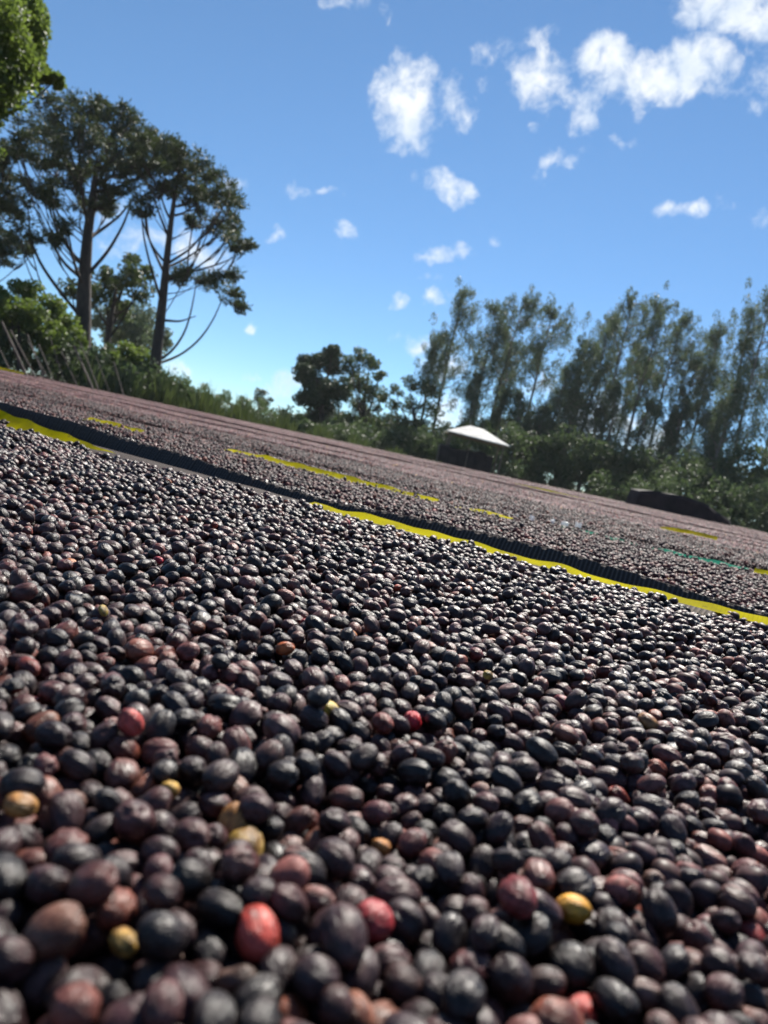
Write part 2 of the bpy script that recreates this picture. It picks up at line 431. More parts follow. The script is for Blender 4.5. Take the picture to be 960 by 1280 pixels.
def bed(k):
    y0, y1 = ROWS[k]
    x0, x1 = (-6.0, 3.0) if k == 0 else (-(1.75*y1+4), 2.0+.25*y1)
    root = empty('drying_bed', ((x0+x1)/2, y0, 0))
    setp(root, BED_LABEL.get(k, '%s drying bed back from the camera, a thin grey-pink band of the far field' % ['', '', '', 'fourth', 'fifth', 'sixth', 'seventh', 'eighth', 'ninth', 'tenth', 'eleventh', 'twelfth', 'thirteenth', 'fourteenth', 'fifteenth', 'sixteenth', 'seventeenth', 'eighteenth', 'nineteenth', 'twentieth'][min(k, 19)]), 'drying bed', 'raised drying beds in parallel rows')
    st = .03 if k < 3 else (.12 if k < 8 else .3)
    gx = np.linspace(x0, x1, max(2, int((x1-x0)/(st*(1 if k < 3 else 1)))+1)); gy = np.linspace(y0, y1, max(2, int((y1-y0)/.03)+1) if k < 3 else 16)
    X, Y = np.meshgrid(gx, gy); Z = top_z(k, X, Y)
    if k == 0:
        Z = Z - .0 + .020*np.clip((Y-1.12)/.06, 0, 1)
    if k == 1:                     # the bare strip slopes up to the heap and sags a little
        t = np.clip((yb2(X)-Y)/np.maximum(.12, yb2(X)-y0), 0, 1)
        Z = Z + .012*np.clip((yb2(X)+.04-Y)/.04, 0, 1) + .0012*np.sin(X*23+Y*9)*(t > .05)
    n = len(gx); V = np.stack([X, Y, Z], -1).reshape(-1, 3)
    lx = (x0+x1)/2
    V = V - np.array([lx, y0, 0])
    m_ = len(gy)
    i = (np.arange(m_-1)[:, None]*n + np.arange(n-1)[None]).ravel()
    obj('net', np_mesh('net', V, np.stack([i, i+1, i+n+1, i+n], 1), M_NET, True), root)
    # timber frame and posts below the net
    for yy in (y0+.03, y1-.03):
        g = Geo(); g.box((0, yy-y0, .77), (x1-x0, .04, .07)); obj('frame_rail', g.mesh('frame_rail', M_WOOD, False), root)
    g = Geo(); g.tube([(0, 0, 0), (0, 0, .4), (0, 0, .735)], [.035, .033, .032]); pm = g.mesh('post', M_WOOD)
    if k < 3:
        xs = np.arange(-5, 3, 2.0) if k else np.arange(-5, 3, 2.0)
        for xx in xs:
            for yy in (y0+.03, y1-.03):
                obj('post', pm, root, (xx-lx, yy-y0, 0))
    else:
        g = Geo()
        for xx in np.arange(x0+1, x1, 3.0):
            for yy in (y0+.03, y1-.03): g.tube([(xx-lx, yy-y0, 0), (xx-lx, yy-y0, .735)], [.035, .032], 5)
        o = obj('posts', g.mesh('posts', M_WOOD), root); o['kind'] = 'stuff'
    return root, lx, y0
BEDS = [bed(k) for k in range(len(ROWS))]
def selvage(k, pts, m, name, label=None, ncross=5):
    """a ribbon of woven edge: pts = (x, y, z, width across, lift of its back edge)"""
    root, lx, y0 = BEDS[k]
    P = np.array(pts, dtype=float); t = np.arange(len(P)); tt = np.linspace(0, len(P)-1, max(24, int(abs(P[-1, 0]-P[0, 0])/.012)))
    Q = np.stack([np.interp(tt, t, P[:, c]) for c in range(5)], 1)
    if len(P) > 2:
        ker = np.ones(5)/5; n_ = len(Q)
        for c in range(5): Q[:, c] = np.convolve(np.pad(Q[:, c], 2, mode='edge'), ker, 'valid')
    s = np.linspace(0, 1, ncross)
    wob = .0025*np.sin(Q[:, 0]*37)+.0015*np.sin(Q[:, 0]*83+1)
    V = np.zeros((len(Q), ncross, 3))
    V[..., 0] = Q[:, 0:1]; V[..., 1] = Q[:, 1:2] + s*Q[:, 3:4] + wob[:, None]*(s-.3)
    V[..., 2] = Q[:, 2:3] + s**1.3*Q[:, 4:5] + .0012*np.sin(Q[:, 0:1]*51 + s*4)*s + wob[:, None]*.5*s
    V -= np.array([lx, y0, 0])
    i = (np.arange(len(Q)-1)[:, None]*ncross + np.arange(ncross-1)[None]).ravel()
    o = obj(name, np_mesh(name, V.reshape(-1, 3), np.stack([i, i+ncross, i+ncross+1, i+1], 1), m, True), root)
    if label: o['label'] = label
    return o
def pxline(pts, y_, name_z=None):  # x and z of photograph points on the upright plane y = y_
    out = []
    for px, py in pts:
        v = ray(px, py); p = CAM + v*(y_/v[1]); out.append((p[0], p[2]))
    return out
def strip_from_px(k, lo, hi, ylo, dy, m, name, label=None):
    a = pxline(lo, ylo); b = pxline(hi, ylo+dy)
    pts = []
    for (xa, za), (xb, zb) in zip(a, b): pts.append((xa, ylo, za, dy, zb-za))
    return selvage(k, pts, m, name, label)
# nearest bed: its far edge
strip_from_px(0, [(-60, 520), (0, 536), (60, 556), (110, 572), (145, 580), (178, 586)], [(-60, 490), (0, 516), (60, 537), (110, 556), (150, 570), (180, 583)], 1.13, .045, M_YEL, 'yellow_selvage', 'broad bright yellow selvage at the left end of the edge')
strip_from_px(0, [(376, 628), (430, 645), (480, 657), (560, 677), (640, 699), (720, 719), (800, 741), (880, 761), (970, 785), (1060, 810)],
                 [(376, 624), (430, 636), (480, 648), (560, 669), (640, 691), (720, 712), (800, 734), (880, 752), (970, 774), (1060, 798)], 1.145, .035, M_YEL, 'yellow_selvage')
strip_from_px(0, [(490, 668), (540, 682), (590, 692), (640, 706)], [(490, 662), (540, 672), (590, 685), (640, 699)], 1.125, .02, M_YEL, 'selvage_fold', 'second loose fold of yellow selvage')
# upright side of the second bed's net: black, fluted, in shade
def net_side():
    root, lx, y0 = BEDS[1]
    top = [(-260, 425), (-120, 466), (-40, 491), (0, 503), (60, 518), (100, 530), (160, 549), (200, 560), (240, 572), (300, 591), (340, 606), (400, 623), (480, 639), (541, 652), (580, 661), (631, 671), (699, 688), (750, 704), (817, 723), (897, 748), (956, 766), (1060, 795), (1250, 848), (1500, 917)]
    A = np.array(pxline(top, 1.262)); xs = np.arange(A[0, 0], A[-1, 0], .004)
    zt = np.interp(xs, A[:, 0], A[:, 1]) + .0012*np.sin(xs*19) + .0004*np.sin(xs*90)
    rows = 9; s = np.linspace(0, 1, rows)
    flute = .0012*np.sin(xs*math.pi*2/.021) + .0012*np.sin(xs*math.pi*2/.0335 + 1.3*np.sin(xs*3))
    V = np.zeros((len(xs), rows+4, 3))
    V[:, :rows, 0] = xs[:, None] + .012*s*np.sin(xs[:, None]*5)
    V[:, :rows, 1] = 1.232 + .030*s + flute[:, None]*np.sin(s*math.pi)**.5 + .004*np.sin(xs[:, None]*7+s*2)*(1-s)
    V[:, :rows, 2] = .838 + (zt[:, None]-.838)*s
    for q in range(4):                       # and over the lip, back down to the bed
        f = (q+1)/4
        V[:, rows+q, 0] = xs; V[:, rows+q, 1] = 1.262 + .22*f; V[:, rows+q, 2] = zt*(1-f) + .858*f - .004*math.sin(math.pi*f)
    V -= np.array([lx, y0, 0]); m_ = rows+4
    i = (np.arange(len(xs)-1)[:, None]*m_ + np.arange(m_-1)[None]).ravel()
    o = obj('net_side', np_mesh('net_side', V.reshape(-1, 3), np.stack([i, i+m_, i+m_+1, i+1], 1), M_NET, True), root)
    o['label'] = 'fluted black side of the net facing the nearest bed'
net_side()
# seams lying over the cherries of the second bed
S2 = .874
strip_from_px(1, [(276, 562), (330, 575), (400, 593), (470, 611), (546, 628)], [(276, 559), (330, 569), (400, 586), (470, 604), (546, 624)], 2.10, .03, M_YEL, 'yellow_selvage')
strip_from_px(1, [(102, 524), (135, 533), (174, 542)], [(102, 519), (135, 526), (174, 537)], 1.84, .03, M_YEL, 'yellow_selvage')
strip_from_px(1, [(565, 634), (600, 641), (640, 649)], [(565, 631), (600, 637), (640, 646)], 2.10, .03, M_YEL, 'yellow_selvage')
strip_from_px(1, [(640, 652), (720, 663), (800, 684), (870, 699), (938, 714)], [(640, 648), (720, 660), (800, 681), (870, 695), (938, 711)], 2.36, .02, M_GREEN, 'green_selvage')
strip_from_px(1, [(940, 715), (980, 722), (1030, 732)], [(940, 709), (980, 717), (1030, 727)], 2.36, .02, M_YEL, 'yellow_selvage')
strip_from_px(1, [(38, 507), (60, 512), (90, 520)], [(38, 501), (60, 506), (90, 517)], 2.3, .02, M_GREEN, 'green_selvage')
def on_row(k, segs, m, name, h=4.0):   # segments given by their photo line, laid on the far edge of row k
    y_ = ROWS[k][1] - .02
    for lo in segs:
        strip_from_px(k, [(a, b+h/2) for a, b in lo], [(a, b-h/2) for a, b in lo], y_, .03, m, name)
strip_from_px(3, [(822, 662), (850, 665), (898, 676)], [(822, 658), (850, 660), (898, 671)], 5.0, .03, M_YEL, 'yellow_selvage')
strip_from_px(4, [(640, 617), (690, 633), (715, 639), (765, 647)], [(640, 615), (690, 629), (715, 635), (765, 644)], 5.7, .03, M_YEL, 'yellow_selvage')
strip_from_px(6, [(612, 602), (680, 617), (750, 633)], [(612, 598), (680, 611), (750, 628)], 9.3, .05, M_YEL, 'yellow_selvage')
strip_from_px(2, [(95, 505), (160, 523), (210, 537), (262, 549)], [(95, 504), (160, 521.5), (210, 535), (262, 547.5)], 3.9, .03, M_YEL, 'yellow_selvage')
strip_from_px(5, [(-30, 455), (0, 462), (30, 468)], [(-30, 451), (0, 459), (30, 466)], 8.4, .03, M_YEL, 'yellow_selvage')
# ------------------------------------------------------------------ cherries
KS = .95
def cherry_mesh(name, seed, nu=26, nv=17, m=None, wrinkle=1.0):
    g = np.random.default_rng(seed)
    a = KS*.0063*g.uniform(.9, 1.12); b_ = KS*.0054*g.uniform(.92, 1.08); c_ = KS*.0050*g.uniform(.86, 1.08)
    V = []; th = np.linspace(0, math.pi, nv+1)
    ph = np.arange(nu)*2*math.pi/nu
    T, Pn = np.meshgrid(th[1:-1], ph, indexing='ij')
    def shape(T, Pn):
        x = np.cos(T); s = np.sin(T)**(.88)
        r = 1.0 + 0*T
        sh = wrinkle*g0[0]
        for kk, am, pp, q in waves: r = r - 1.25*sh*am*np.clip(np.sin(kk*Pn + pp + q*np.cos(T)*1.3), 0, 1)**2*np.sin(T)**.7
        for (dx, dy, dz, rad, dep) in dents:
            dd = (x-dx)**2 + (s*np.cos(Pn)-dy)**2 + (s*np.sin(Pn)-dz)**2
            r = r - dep*np.exp(-dd/rad)
        r = r - .16*np.exp(-((1-x)/.018))*1.0 + .05*np.exp(-((x-.955)/.02)**2)      # navel ring
        groove = .07*g0[1]*np.exp(-(np.sin(Pn)/.18)**2)*np.sin(T)**2                # crease between the two beans
        r = r - groove
        return np.stack([a*x*r, b_*s*np.cos(Pn)*r, c_*s*np.sin(Pn)*r], -1)
    g0 = (g.choice([.3, .9, 1.7], p=[.42, .33, .25]), g.uniform(0, 1.4))
    waves = [(int(g.integers(3, 10)), g.uniform(.02, .055), g.uniform(0, 6.3), g.uniform(-1.4, 1.4)) for _ in range(4)]
    dents = []
    for _ in range(int(g.integers(1, 6))):
        d = g.normal(size=3); d /= np.linalg.norm(d); dents.append((d[0], d[1], d[2], g.uniform(.05, .3), g.uniform(.04, .19)))
    P = shape(T, Pn).reshape(-1, 3)
    p0 = shape(np.array([[0.0]]), np.array([[0.0]])).reshape(1, 3); p1 = shape(np.array([[math.pi]]), np.array([[0.0]])).reshape(1, 3)
    V = np.vstack([P, p0, p1]); nr = nv-1
    i = np.arange(nr-1)[:, None]*nu; j = np.arange(nu)[None]; j2 = (j+1) % nu
    Q = np.stack([i+j, i+nu+j, i+nu+j2, i+j2], -1).reshape(-1, 4)
    n0 = nr*nu
    T1 = [[n0, q, (q+1) % nu] for q in range(nu)] + [[n0+1, n0-nu+(q+1) % nu, n0-nu+q] for q in range(nu)]
    if seed % 4 == 0 and nu > 20:  # a stub of stalk on some
        pass
    return np_mesh(name, V, [Q, np.array(T1)], m, True)
def tones(n, g):
    base = np.array([(.0125, .0085, .0095), (.026, .0135, .0145), (.046, .020, .020), (.080, .030, .027), (.125, .043, .034), (.12, .062, .056), (.13, .04, .022), (.25, .022, .02), (.30, .10, .03), (.32, .2, .035)])
    pr = np.array([.24, .23, .23, .15, .075, .055, .018, .0012, .0012, .0003]); pr /= pr.sum()
    c = base[g.choice(len(base), n, p=pr)]
    return c*g.uniform(.75, 1.35, (n, 1))*g.uniform(.92, 1.08, (n, 3))
def deposit(x0, x1, y0, y1, base, batches, seed, inside=None, cell=.0012, smax=1.3):
    """drop oval cherries one after another on a height grid; each slides to a low spot and stays"""
    g = np.random.default_rng(seed)
    nx = int((x1-x0)/cell)+40; ny = int((y1-y0)/cell)+40
    X, Y = np.meshgrid(x0 + (np.arange(nx)-20)*cell, y0 + (np.arange(ny)-20)*cell, indexing='ij')
    H = base(X, Y).astype(np.float32)
    out = []
    S = .030
    h2 = np.arange(-6, 7, 2); DX2, DY2 = [q.ravel() for q in np.meshgrid(h2, h2, indexing='ij')]
    h1 = np.arange(-7, 8); DX1, DY1 = [q.ravel() for q in np.meshgrid(h1, h1, indexing='ij')]
    def profile(dx, dy, yaw, a, b, c):
        u = (dx*np.cos(yaw)[:, None] + dy*np.sin(yaw)[:, None])*cell/a[:, None]; v = (-dx*np.sin(yaw)[:, None] + dy*np.cos(yaw)[:, None])*cell/b[:, None]
        q = 1-u*u-v*v
        return np.where(q > 0, np.sqrt(np.maximum(q, 0))*c[:, None], -1.0)
    for bt in range(batches):
        ox, oy = g.uniform(0, S, 2)
        gx, gy = np.meshgrid(np.arange(x0+ox, x1, S), np.arange(y0+oy, y1, S), indexing='ij')
        px = (gx.ravel() + g.uniform(-.004, .004, gx.size)); py = gy.ravel() + g.uniform(-.004, .004, gx.size)
        ok = (px > x0) & (px < x1) & (py > y0) & (py < y1)
        if inside is not None: ok &= inside(px, py)
        px, py = px[ok], py[ok]
        if not len(px): continue
        n = len(px); sc = np.clip(g.normal(1.0, .13, n), .68, smax); yaw = g.uniform(0, math.pi, n)
        a, b, c = KS*.0063*sc*.92, KS*.0054*sc*.92, KS*.0050*sc*.92
        ix = np.round((px-x0)/cell).astype(int)+20; iy = np.round((py-y0)/cell).astype(int)+20
        pr = profile(DX2[None], DY2[None], yaw, a, b, c)
        def zc(ix, iy):
            h = H[ix[:, None]+DX2, iy[:, None]+DY2] + pr
            return np.where(pr > 0, h, -9).max(1)
        z = zc(ix, iy)
        for it in range(5):
            best = z.copy(); bx, by = ix.copy(), iy.copy()
            for ddx, ddy in ((2, 0), (-2, 0), (0, 2), (0, -2)):
                jx = np.clip(ix+ddx, 8, nx-9); jy = np.clip(iy+ddy, 8, ny-9)
                zz = zc(jx, jy); lo = zz < best-1e-5
                best[lo] = zz[lo]; bx[lo] = jx[lo]; by[lo] = jy[lo]
            if (bx == ix).all() and (by == iy).all(): break
            ix, iy, z = bx, by, best
        k5 = np.round(.0045/cell).astype(int)
        cu = np.round(np.cos(yaw)*k5).astype(int); su = np.round(np.sin(yaw)*k5).astype(int)
        sl_ = (H[ix+cu, iy+su] - H[ix-cu, iy-su])/(2*.0045)
        sw_ = (H[ix-su, iy+cu] - H[ix+su, iy-cu])/(2*.0045)
        pf = profile(DX1[None], DY1[None], yaw, a, b, c)
        top = np.where(pf > 0, z[:, None]+pf, -9).astype(np.float32)
        np.maximum.at(H, (ix[:, None]+DX1, iy[:, None]+DY1), top)
        pitch = -np.clip(np.arctan(sl_)*.8, -.9, .9) + g.normal(0, .12, n); rollx = np.clip(np.arctan(sw_)*.7, -.8, .8) + g.normal(0, .35, n)
        flip = g.integers(0, 2, n)*math.pi
        out.append(np.stack([x0+(ix-20)*cell + g.uniform(-.0004, .0004, n), y0+(iy-20)*cell + g.uniform(-.0004, .0004, n), z, rollx, pitch*np.where(flip > 0, -1, 1), yaw+flip, sc], 1))
    return np.concatenate(out), H
LIB = bpy.data.collections.new('cherry_shapes')
NVAR = 26
SHAPES = []
for i in range(NVAR):
    me = cherry_mesh('cherry_shape', 100+i, m=M_CHERRY)
    SHAPES.append(me)
    LIB.objects.link(bpy.data.objects.new('cherry_shape_%02d' % i, me))
def scatter(name, coll, P, Rt, Sc, Idx, tone, m):
    """one object: geometry nodes set a shape from the collection on every point"""
    me = bpy.data.meshes.new(name); n = len(P)
    me.vertices.add(n); me.vertices.foreach_set('co', np.asarray(P, dtype=np.float32).ravel())
    for nm, ty, key, arr in (('turn', 'FLOAT_VECTOR', 'vector', Rt), ('size', 'FLOAT', 'value', Sc), ('pick', 'INT', 'value', Idx), ('tone', 'FLOAT_COLOR', 'color', tone)):
        if arr is None: continue
        a = me.attributes.new(nm, ty, 'POINT'); a.data.foreach_set(key, np.asarray(arr, dtype=np.int32 if ty == 'INT' else np.float32).ravel())
    me.update()
    o = obj(name, me)
    ng = bpy.data.node_groups.new(name, 'GeometryNodeTree')
    ng.interface.new_socket('Geometry', in_out='INPUT', socket_type='NodeSocketGeometry'); ng.interface.new_socket('Geometry', in_out='OUTPUT', socket_type='NodeSocketGeometry')
    N = ng.nodes; Lk = ng.links
    gi = N.new('NodeGroupInput'); go = N.new('NodeGroupOutput'); ci = N.new('GeometryNodeCollectionInfo')
    ci.inputs['Collection'].default_value = coll; ci.inputs['Separate Children'].default_value = True; ci.inputs['Reset Children'].default_value = True
    ip = N.new('GeometryNodeInstanceOnPoints'); ip.inputs['Pick Instance'].default_value = True
    def att(nm, ty):
        q = N.new('GeometryNodeInputNamedAttribute'); q.data_type = ty; q.inputs['Name'].default_value = nm; return q.outputs['Attribute']
    Lk.new(gi.outputs[0], ip.inputs['Points']); Lk.new(ci.outputs[0], ip.inputs['Instance'])
    e2r = N.new('FunctionNodeEulerToRotation'); Lk.new(att('turn', 'FLOAT_VECTOR'), e2r.inputs[0]); Lk.new(e2r.outputs[0], ip.inputs['Rotation'])
    Lk.new(att('size', 'FLOAT'), ip.inputs['Scale']); Lk.new(att('pick', 'INT'), ip.inputs['Instance Index'])
    Lk.new(ip.outputs[0], go.inputs[0])
    md = o.modifiers.new('scatter', 'NODES'); md.node_group = ng
    if m: me.materials.append(m)
    return o
EDGE1 = 1.116
def base1(X, Y):
    z = BED_Z + .004 + .0085*smooth_noise(X, Y*1.8, .42, 21, 2) + .003*smooth_noise(X*2, Y*2, .5, 22, 2)
    z = z + .007*np.exp(-((Y - (.50+.12*X+.02*np.sin(X*9)))/.035)**2)          # a raked ridge across the bed
    z = z - .005*np.exp(-((Y - (.58+.12*X))/.04)**2) - (.0015+.008*np.clip((-.95-X)/.2, 0, 1))*np.clip((Y-.9)/.2, 0, 1)
    return z
def in_view(px, py):
    d = np.arctan2(py, px); r = np.hypot(px, py)
    return ((d > R(84)) & (d < R(152)) & (r > .02) | (r < .30) & (py > -.04)) & (py < EDGE1 + np.interp(px, [-1.5, -1.25, -1.0, -.75, -.5, -.3], [0, -.025, -.02, -.028, .006, .022]) + .010*np.sin(px*11) + .010*np.sin(px*41) + .005*np.sin(px*97))
D1, H1 = deposit(-2.35, .42, -.06, 1.15, base1, 42, 31, in_view)
_a, _b = int(1.6/.0012), int(.3/.0012)
SH1 = .8665 - float(H1[_a:_a+500, _b:_b+400].mean())
D1[:, 2] += SH1; H1 = H1 + SH1
print('heap shift', SH1)
g = np.random.default_rng(5)
P1 = D1[:, :3]
col1 = tones(len(P1), g)
patchy = smooth_noise(P1[:, 0]*3, P1[:, 1]*3, .5, 77, 2)
col1 *= (1+.25*np.clip(patchy, -1, 1))[:, None]
var1 = g.integers(0, NVAR, len(P1))
sx, sy, sz = proj(P1 + np.array([0, 0, .003]))
gx_ = np.clip(np.round((P1[:, 0]+2.35)/.0012).astype(int)+20, 8, H1.shape[0]-9); gy_ = np.clip(np.round((P1[:, 1]+.06)/.0012).astype(int)+20, 8, H1.shape[1]-9)
hmax = H1[gx_, gy_]
ontop = (P1[:, 2] + .0047*KS*D1[:, 6]*.94) > hmax - .0012
# ... and can be seen from the camera over the ones in front
_vis = np.ones(len(P1), bool); _q = P1 + np.array([0, 0, .0002])
_dir = CAM - _q; _dir /= np.linalg.norm(_dir, axis=1)[:, None]
for _s in np.arange(.008, .16, .003):
    _p = _q + _dir*_s
    _ix = np.clip(np.round((_p[:, 0]+2.35)/.0012).astype(int)+20, 0, H1.shape[0]-1); _iy = np.clip(np.round((_p[:, 1]+.06)/.0012).astype(int)+20, 0, H1.shape[1]-1)
    _vis &= ~(H1[_ix, _iy] > _p[:, 2])
ontop &= _vis
inf = (sx > -30) & (sx < 990) & (sy < 1310) & (sy > 500) & (sz > .05)
SPECIAL = [ # x, y in the photograph, tone, size, label
 (318, 1180, (.50, .065, .045), 1.12, 'large smooth salmon-red cherry near the lower left corner, biggest red one'),
 (465, 1150, (.34, .030, .035), 1.1, 'deep crimson cherry at the bottom centre, right of the salmon-red one'),
 (725, 1118, (.62, .30, .03), 1.1, 'yellow-orange cherry with a ripe golden side, lower right of the heap'),
 (410, 882, (.42, .30, .035), 1.05, 'olive-yellow cherry just left of the bright red cherry in mid heap'),
 (520, 896, (.55, .020, .035), .95, 'small bright red cherry in the middle of the heap'),
 (815, 895, (.36, .17, .06), 1.15, 'tan-orange cherry on the raked ridge at the right'),
 (290, 1028, (.50, .22, .06), 1.1, 'orange-topped cherry in the lower left, above the salmon-red one'),
 (208, 972, (.60, .36, .07), .85, 'small yellow cherry at the left, below the pinkish-red one'),
 (172, 890, (.42, .06, .05), .95, 'pinkish-red cherry at the left edge of the mid heap'),
 (795, 990, (.26, .035, .022), 1.05, 'brick-red cherry towards the right edge of the heap'),
 (478, 912, (.20, .045, .03), 1.05, 'rust-brown cherry close to the left of the bright red one'),
 (668, 1256, (.26, .075, .04), 1.2, 'copper-brown cherry at the very bottom, right of centre'),
 (712, 1252, (.40, .04, .03), .95, 'red cherry at the very bottom, beside the copper-brown one'),
 (372, 1262, (.28, .07, .03), 1.1, 'rusty orange-brown cherry at the bottom edge, under the salmon-red one'),
 (170, 1192, (.50, .30, .07), .8, 'small yellow cherry wedged between dark ones at the lower left'),
 (460, 1050, (.48, .20, .05), .85, 'small amber cherry above the deep crimson one'),
 (45, 1018, (.42, .20, .05), .9, 'amber-tipped cherry at the far left of the heap'),
 (40, 818, (.26, .045, .03), 1.05, 'red-brown cherry on the left border of the photo'),
 (360, 806, (.50, .12, .03), .85, 'small orange-red cherry behind the olive-yellow one'),
 (133, 770, (.50, .34, .06), .7, 'tiny yellow cherry in the upper left part of the heap'),
 (208, 698, (.50, .03, .06), .7, 'tiny pink-red cherry in the far upper left of the heap'),
 (592, 811, (.20, .030, .025), 1.0, 'dark red cherry right of centre, behind the bright red one'),
 (498, 735, (.42, .07, .03), .7, 'tiny orange-red cherry in the far middle of the heap'),
 (612, 841, (.46, .30, .06), .7, 'tiny yellow cherry right of centre in mid heap'),
 (88, 1170, (.16, .07, .045), 1.1, 'matte brown cherry near the lower left corner'),
 (645, 1130, (.22, .035, .035), 1.2, 'shrivelled wine-red cherry left of the yellow-orange one'),
 (130, 1146, (.18, .05, .03), 1.0, 'chestnut-brown cherry above the small yellow one at the lower left'),
 (275, 655, (.42, .08, .06), .8, 'tiny salmon cherry near the back of the heap, left of centre'),
 (38, 655, (.26, .07, .05), .8, 'small red-brown cherry near the back left of the heap'),
 (825, 958, (.22, .055, .03), 1.05, 'copper-red cherry above the brick-red one at the right'),
 (708, 875, (.28, .04, .05), 1.0, 'rosy red cherry in the mid right of the heap'),
 (908, 1000, (.12, .03, .03), 1.0, 'dark maroon cherry at the right border of the photo')]
taken = {}
for q, (ax, ay, tn, sz_, lab) in enumerate(SPECIAL):
    d = np.hypot(sx-ax, sy-ay) + np.where(ontop & inf, 0, 1e4)
    for t_ in taken: d[t_] = 1e9
    j = int(np.argmin(d)); taken[j] = q
    col1[j] = np.array(tn)*(.85 if q in (0, 1, 3) else .75); D1[j, 6] = sz_*(.82 if tn[1] > .18 and sz_ < 1 else .97); P1[j, 2] += (.0022 if q in (0, 1, 2) else .0010)
# individuals: the cherries that show largest
size_px = np.where(ontop & inf & (sx > 5) & (sx < 955) & (sy < 1275), .012*D1[:, 6]*F_PX/np.maximum(sz, .05), 0)
for j in taken: size_px[j] = 1e6
order = np.argsort(-size_px)[:300]
GRP = 'dried coffee cherries lying closest on the nearest bed'
def tone_word(c):
    l = c.sum()
    if l < .05: return 'near-black'
    if l < .10: return 'dark plum'
    if l < .17: return 'maroon-brown'
    return 'reddish brown'
iscomm = np.zeros(len(P1), bool); pending = []
for j in order:
    iscomm[j] = True
    o = bpy.data.objects.new('coffee_cherry', SHAPES[int(var1[j])]); COL.objects.link(o)
    o.location = P1[j].tolist(); o.rotation_euler = D1[j, 3:6].tolist(); s_ = float(D1[j, 6]); o.scale = (s_, s_, s_)
    o['tone'] = [float(v) for v in col1[j]]
    if int(j) in taken: setp(o, SPECIAL[taken[int(j)]][4], 'coffee cherry', GRP)
    else: pending.append((int(j), o))
def ordn(q):
    return ORD[q] if q < 20 else ('thirtieth' if q == 29 else ('thirty-' if q > 29 else 'twenty-') + ['tenth', 'first', 'second', 'third', 'fourth', 'fifth', 'sixth', 'seventh', 'eighth', 'ninth'][(q+1) % 10])
ORD = ['nearest', 'second', 'third', 'fourth', 'fifth', 'sixth', 'seventh', 'eighth', 'ninth', 'tenth', 'eleventh', 'twelfth', 'thirteenth', 'fourteenth', 'fifteenth', 'sixteenth', 'seventeenth', 'eighteenth', 'nineteenth', 'twentieth']
DIRS = ['right', 'lower right', 'straight below', 'lower left', 'left', 'upper left', 'straight above', 'upper right']
REF = [(0, 'large salmon-red cherry'), (1, 'deep crimson cherry'), (2, 'yellow-orange cherry'), (6, 'orange-topped cherry'), (11, 'red-brown left border cherry'), (12, 'red bottom cherry'), (14, 'small yellow lower left cherry'), (15, 'small amber cherry'), (9, 'brick-red cherry'), (24, 'matte brown corner cherry'), (25, 'shrivelled wine-red cherry'), (31, 'dark maroon right border cherry')]
inv = {v: k_ for k_, v in taken.items()}
slots = {}
for j, o in pending:
    dx = [(math.hypot(sx[j]-sx[inv[a]], sy[j]-sy[inv[a]]), b, sx[j]-sx[inv[a]], sy[j]-sy[inv[a]]) for a, b in REF]
    d_, nm_, ex, ey = min(dx)
    slots.setdefault((nm_, int(round(math.atan2(ey, ex)/(math.pi/4))) % 8), []).append((d_, j, o))
for (nm_, di), lst in slots.items():
    for q, (d_, j, o) in enumerate(sorted(lst, key=lambda t: t[0])):
        way = DIRS[di] + (' of' if 'straight' not in DIRS[di] else '')
        setp(o, '%s cherry, %s dark one %s the %s' % (tone_word(col1[j]), ordn(q), way, nm_), 'coffee cherry', GRP)
rest = ~iscomm
c4 = np.concatenate([col1, np.ones((len(col1), 1))], 1)
o = scatter('dried_coffee_cherries', LIB, P1[rest], D1[rest, 3:6], D1[rest, 6], var1[rest], c4[rest], M_CHERRY)
setp(o, 'heap of dark dried coffee cherries covering the nearest bed', 'cherries', kind='stuff')
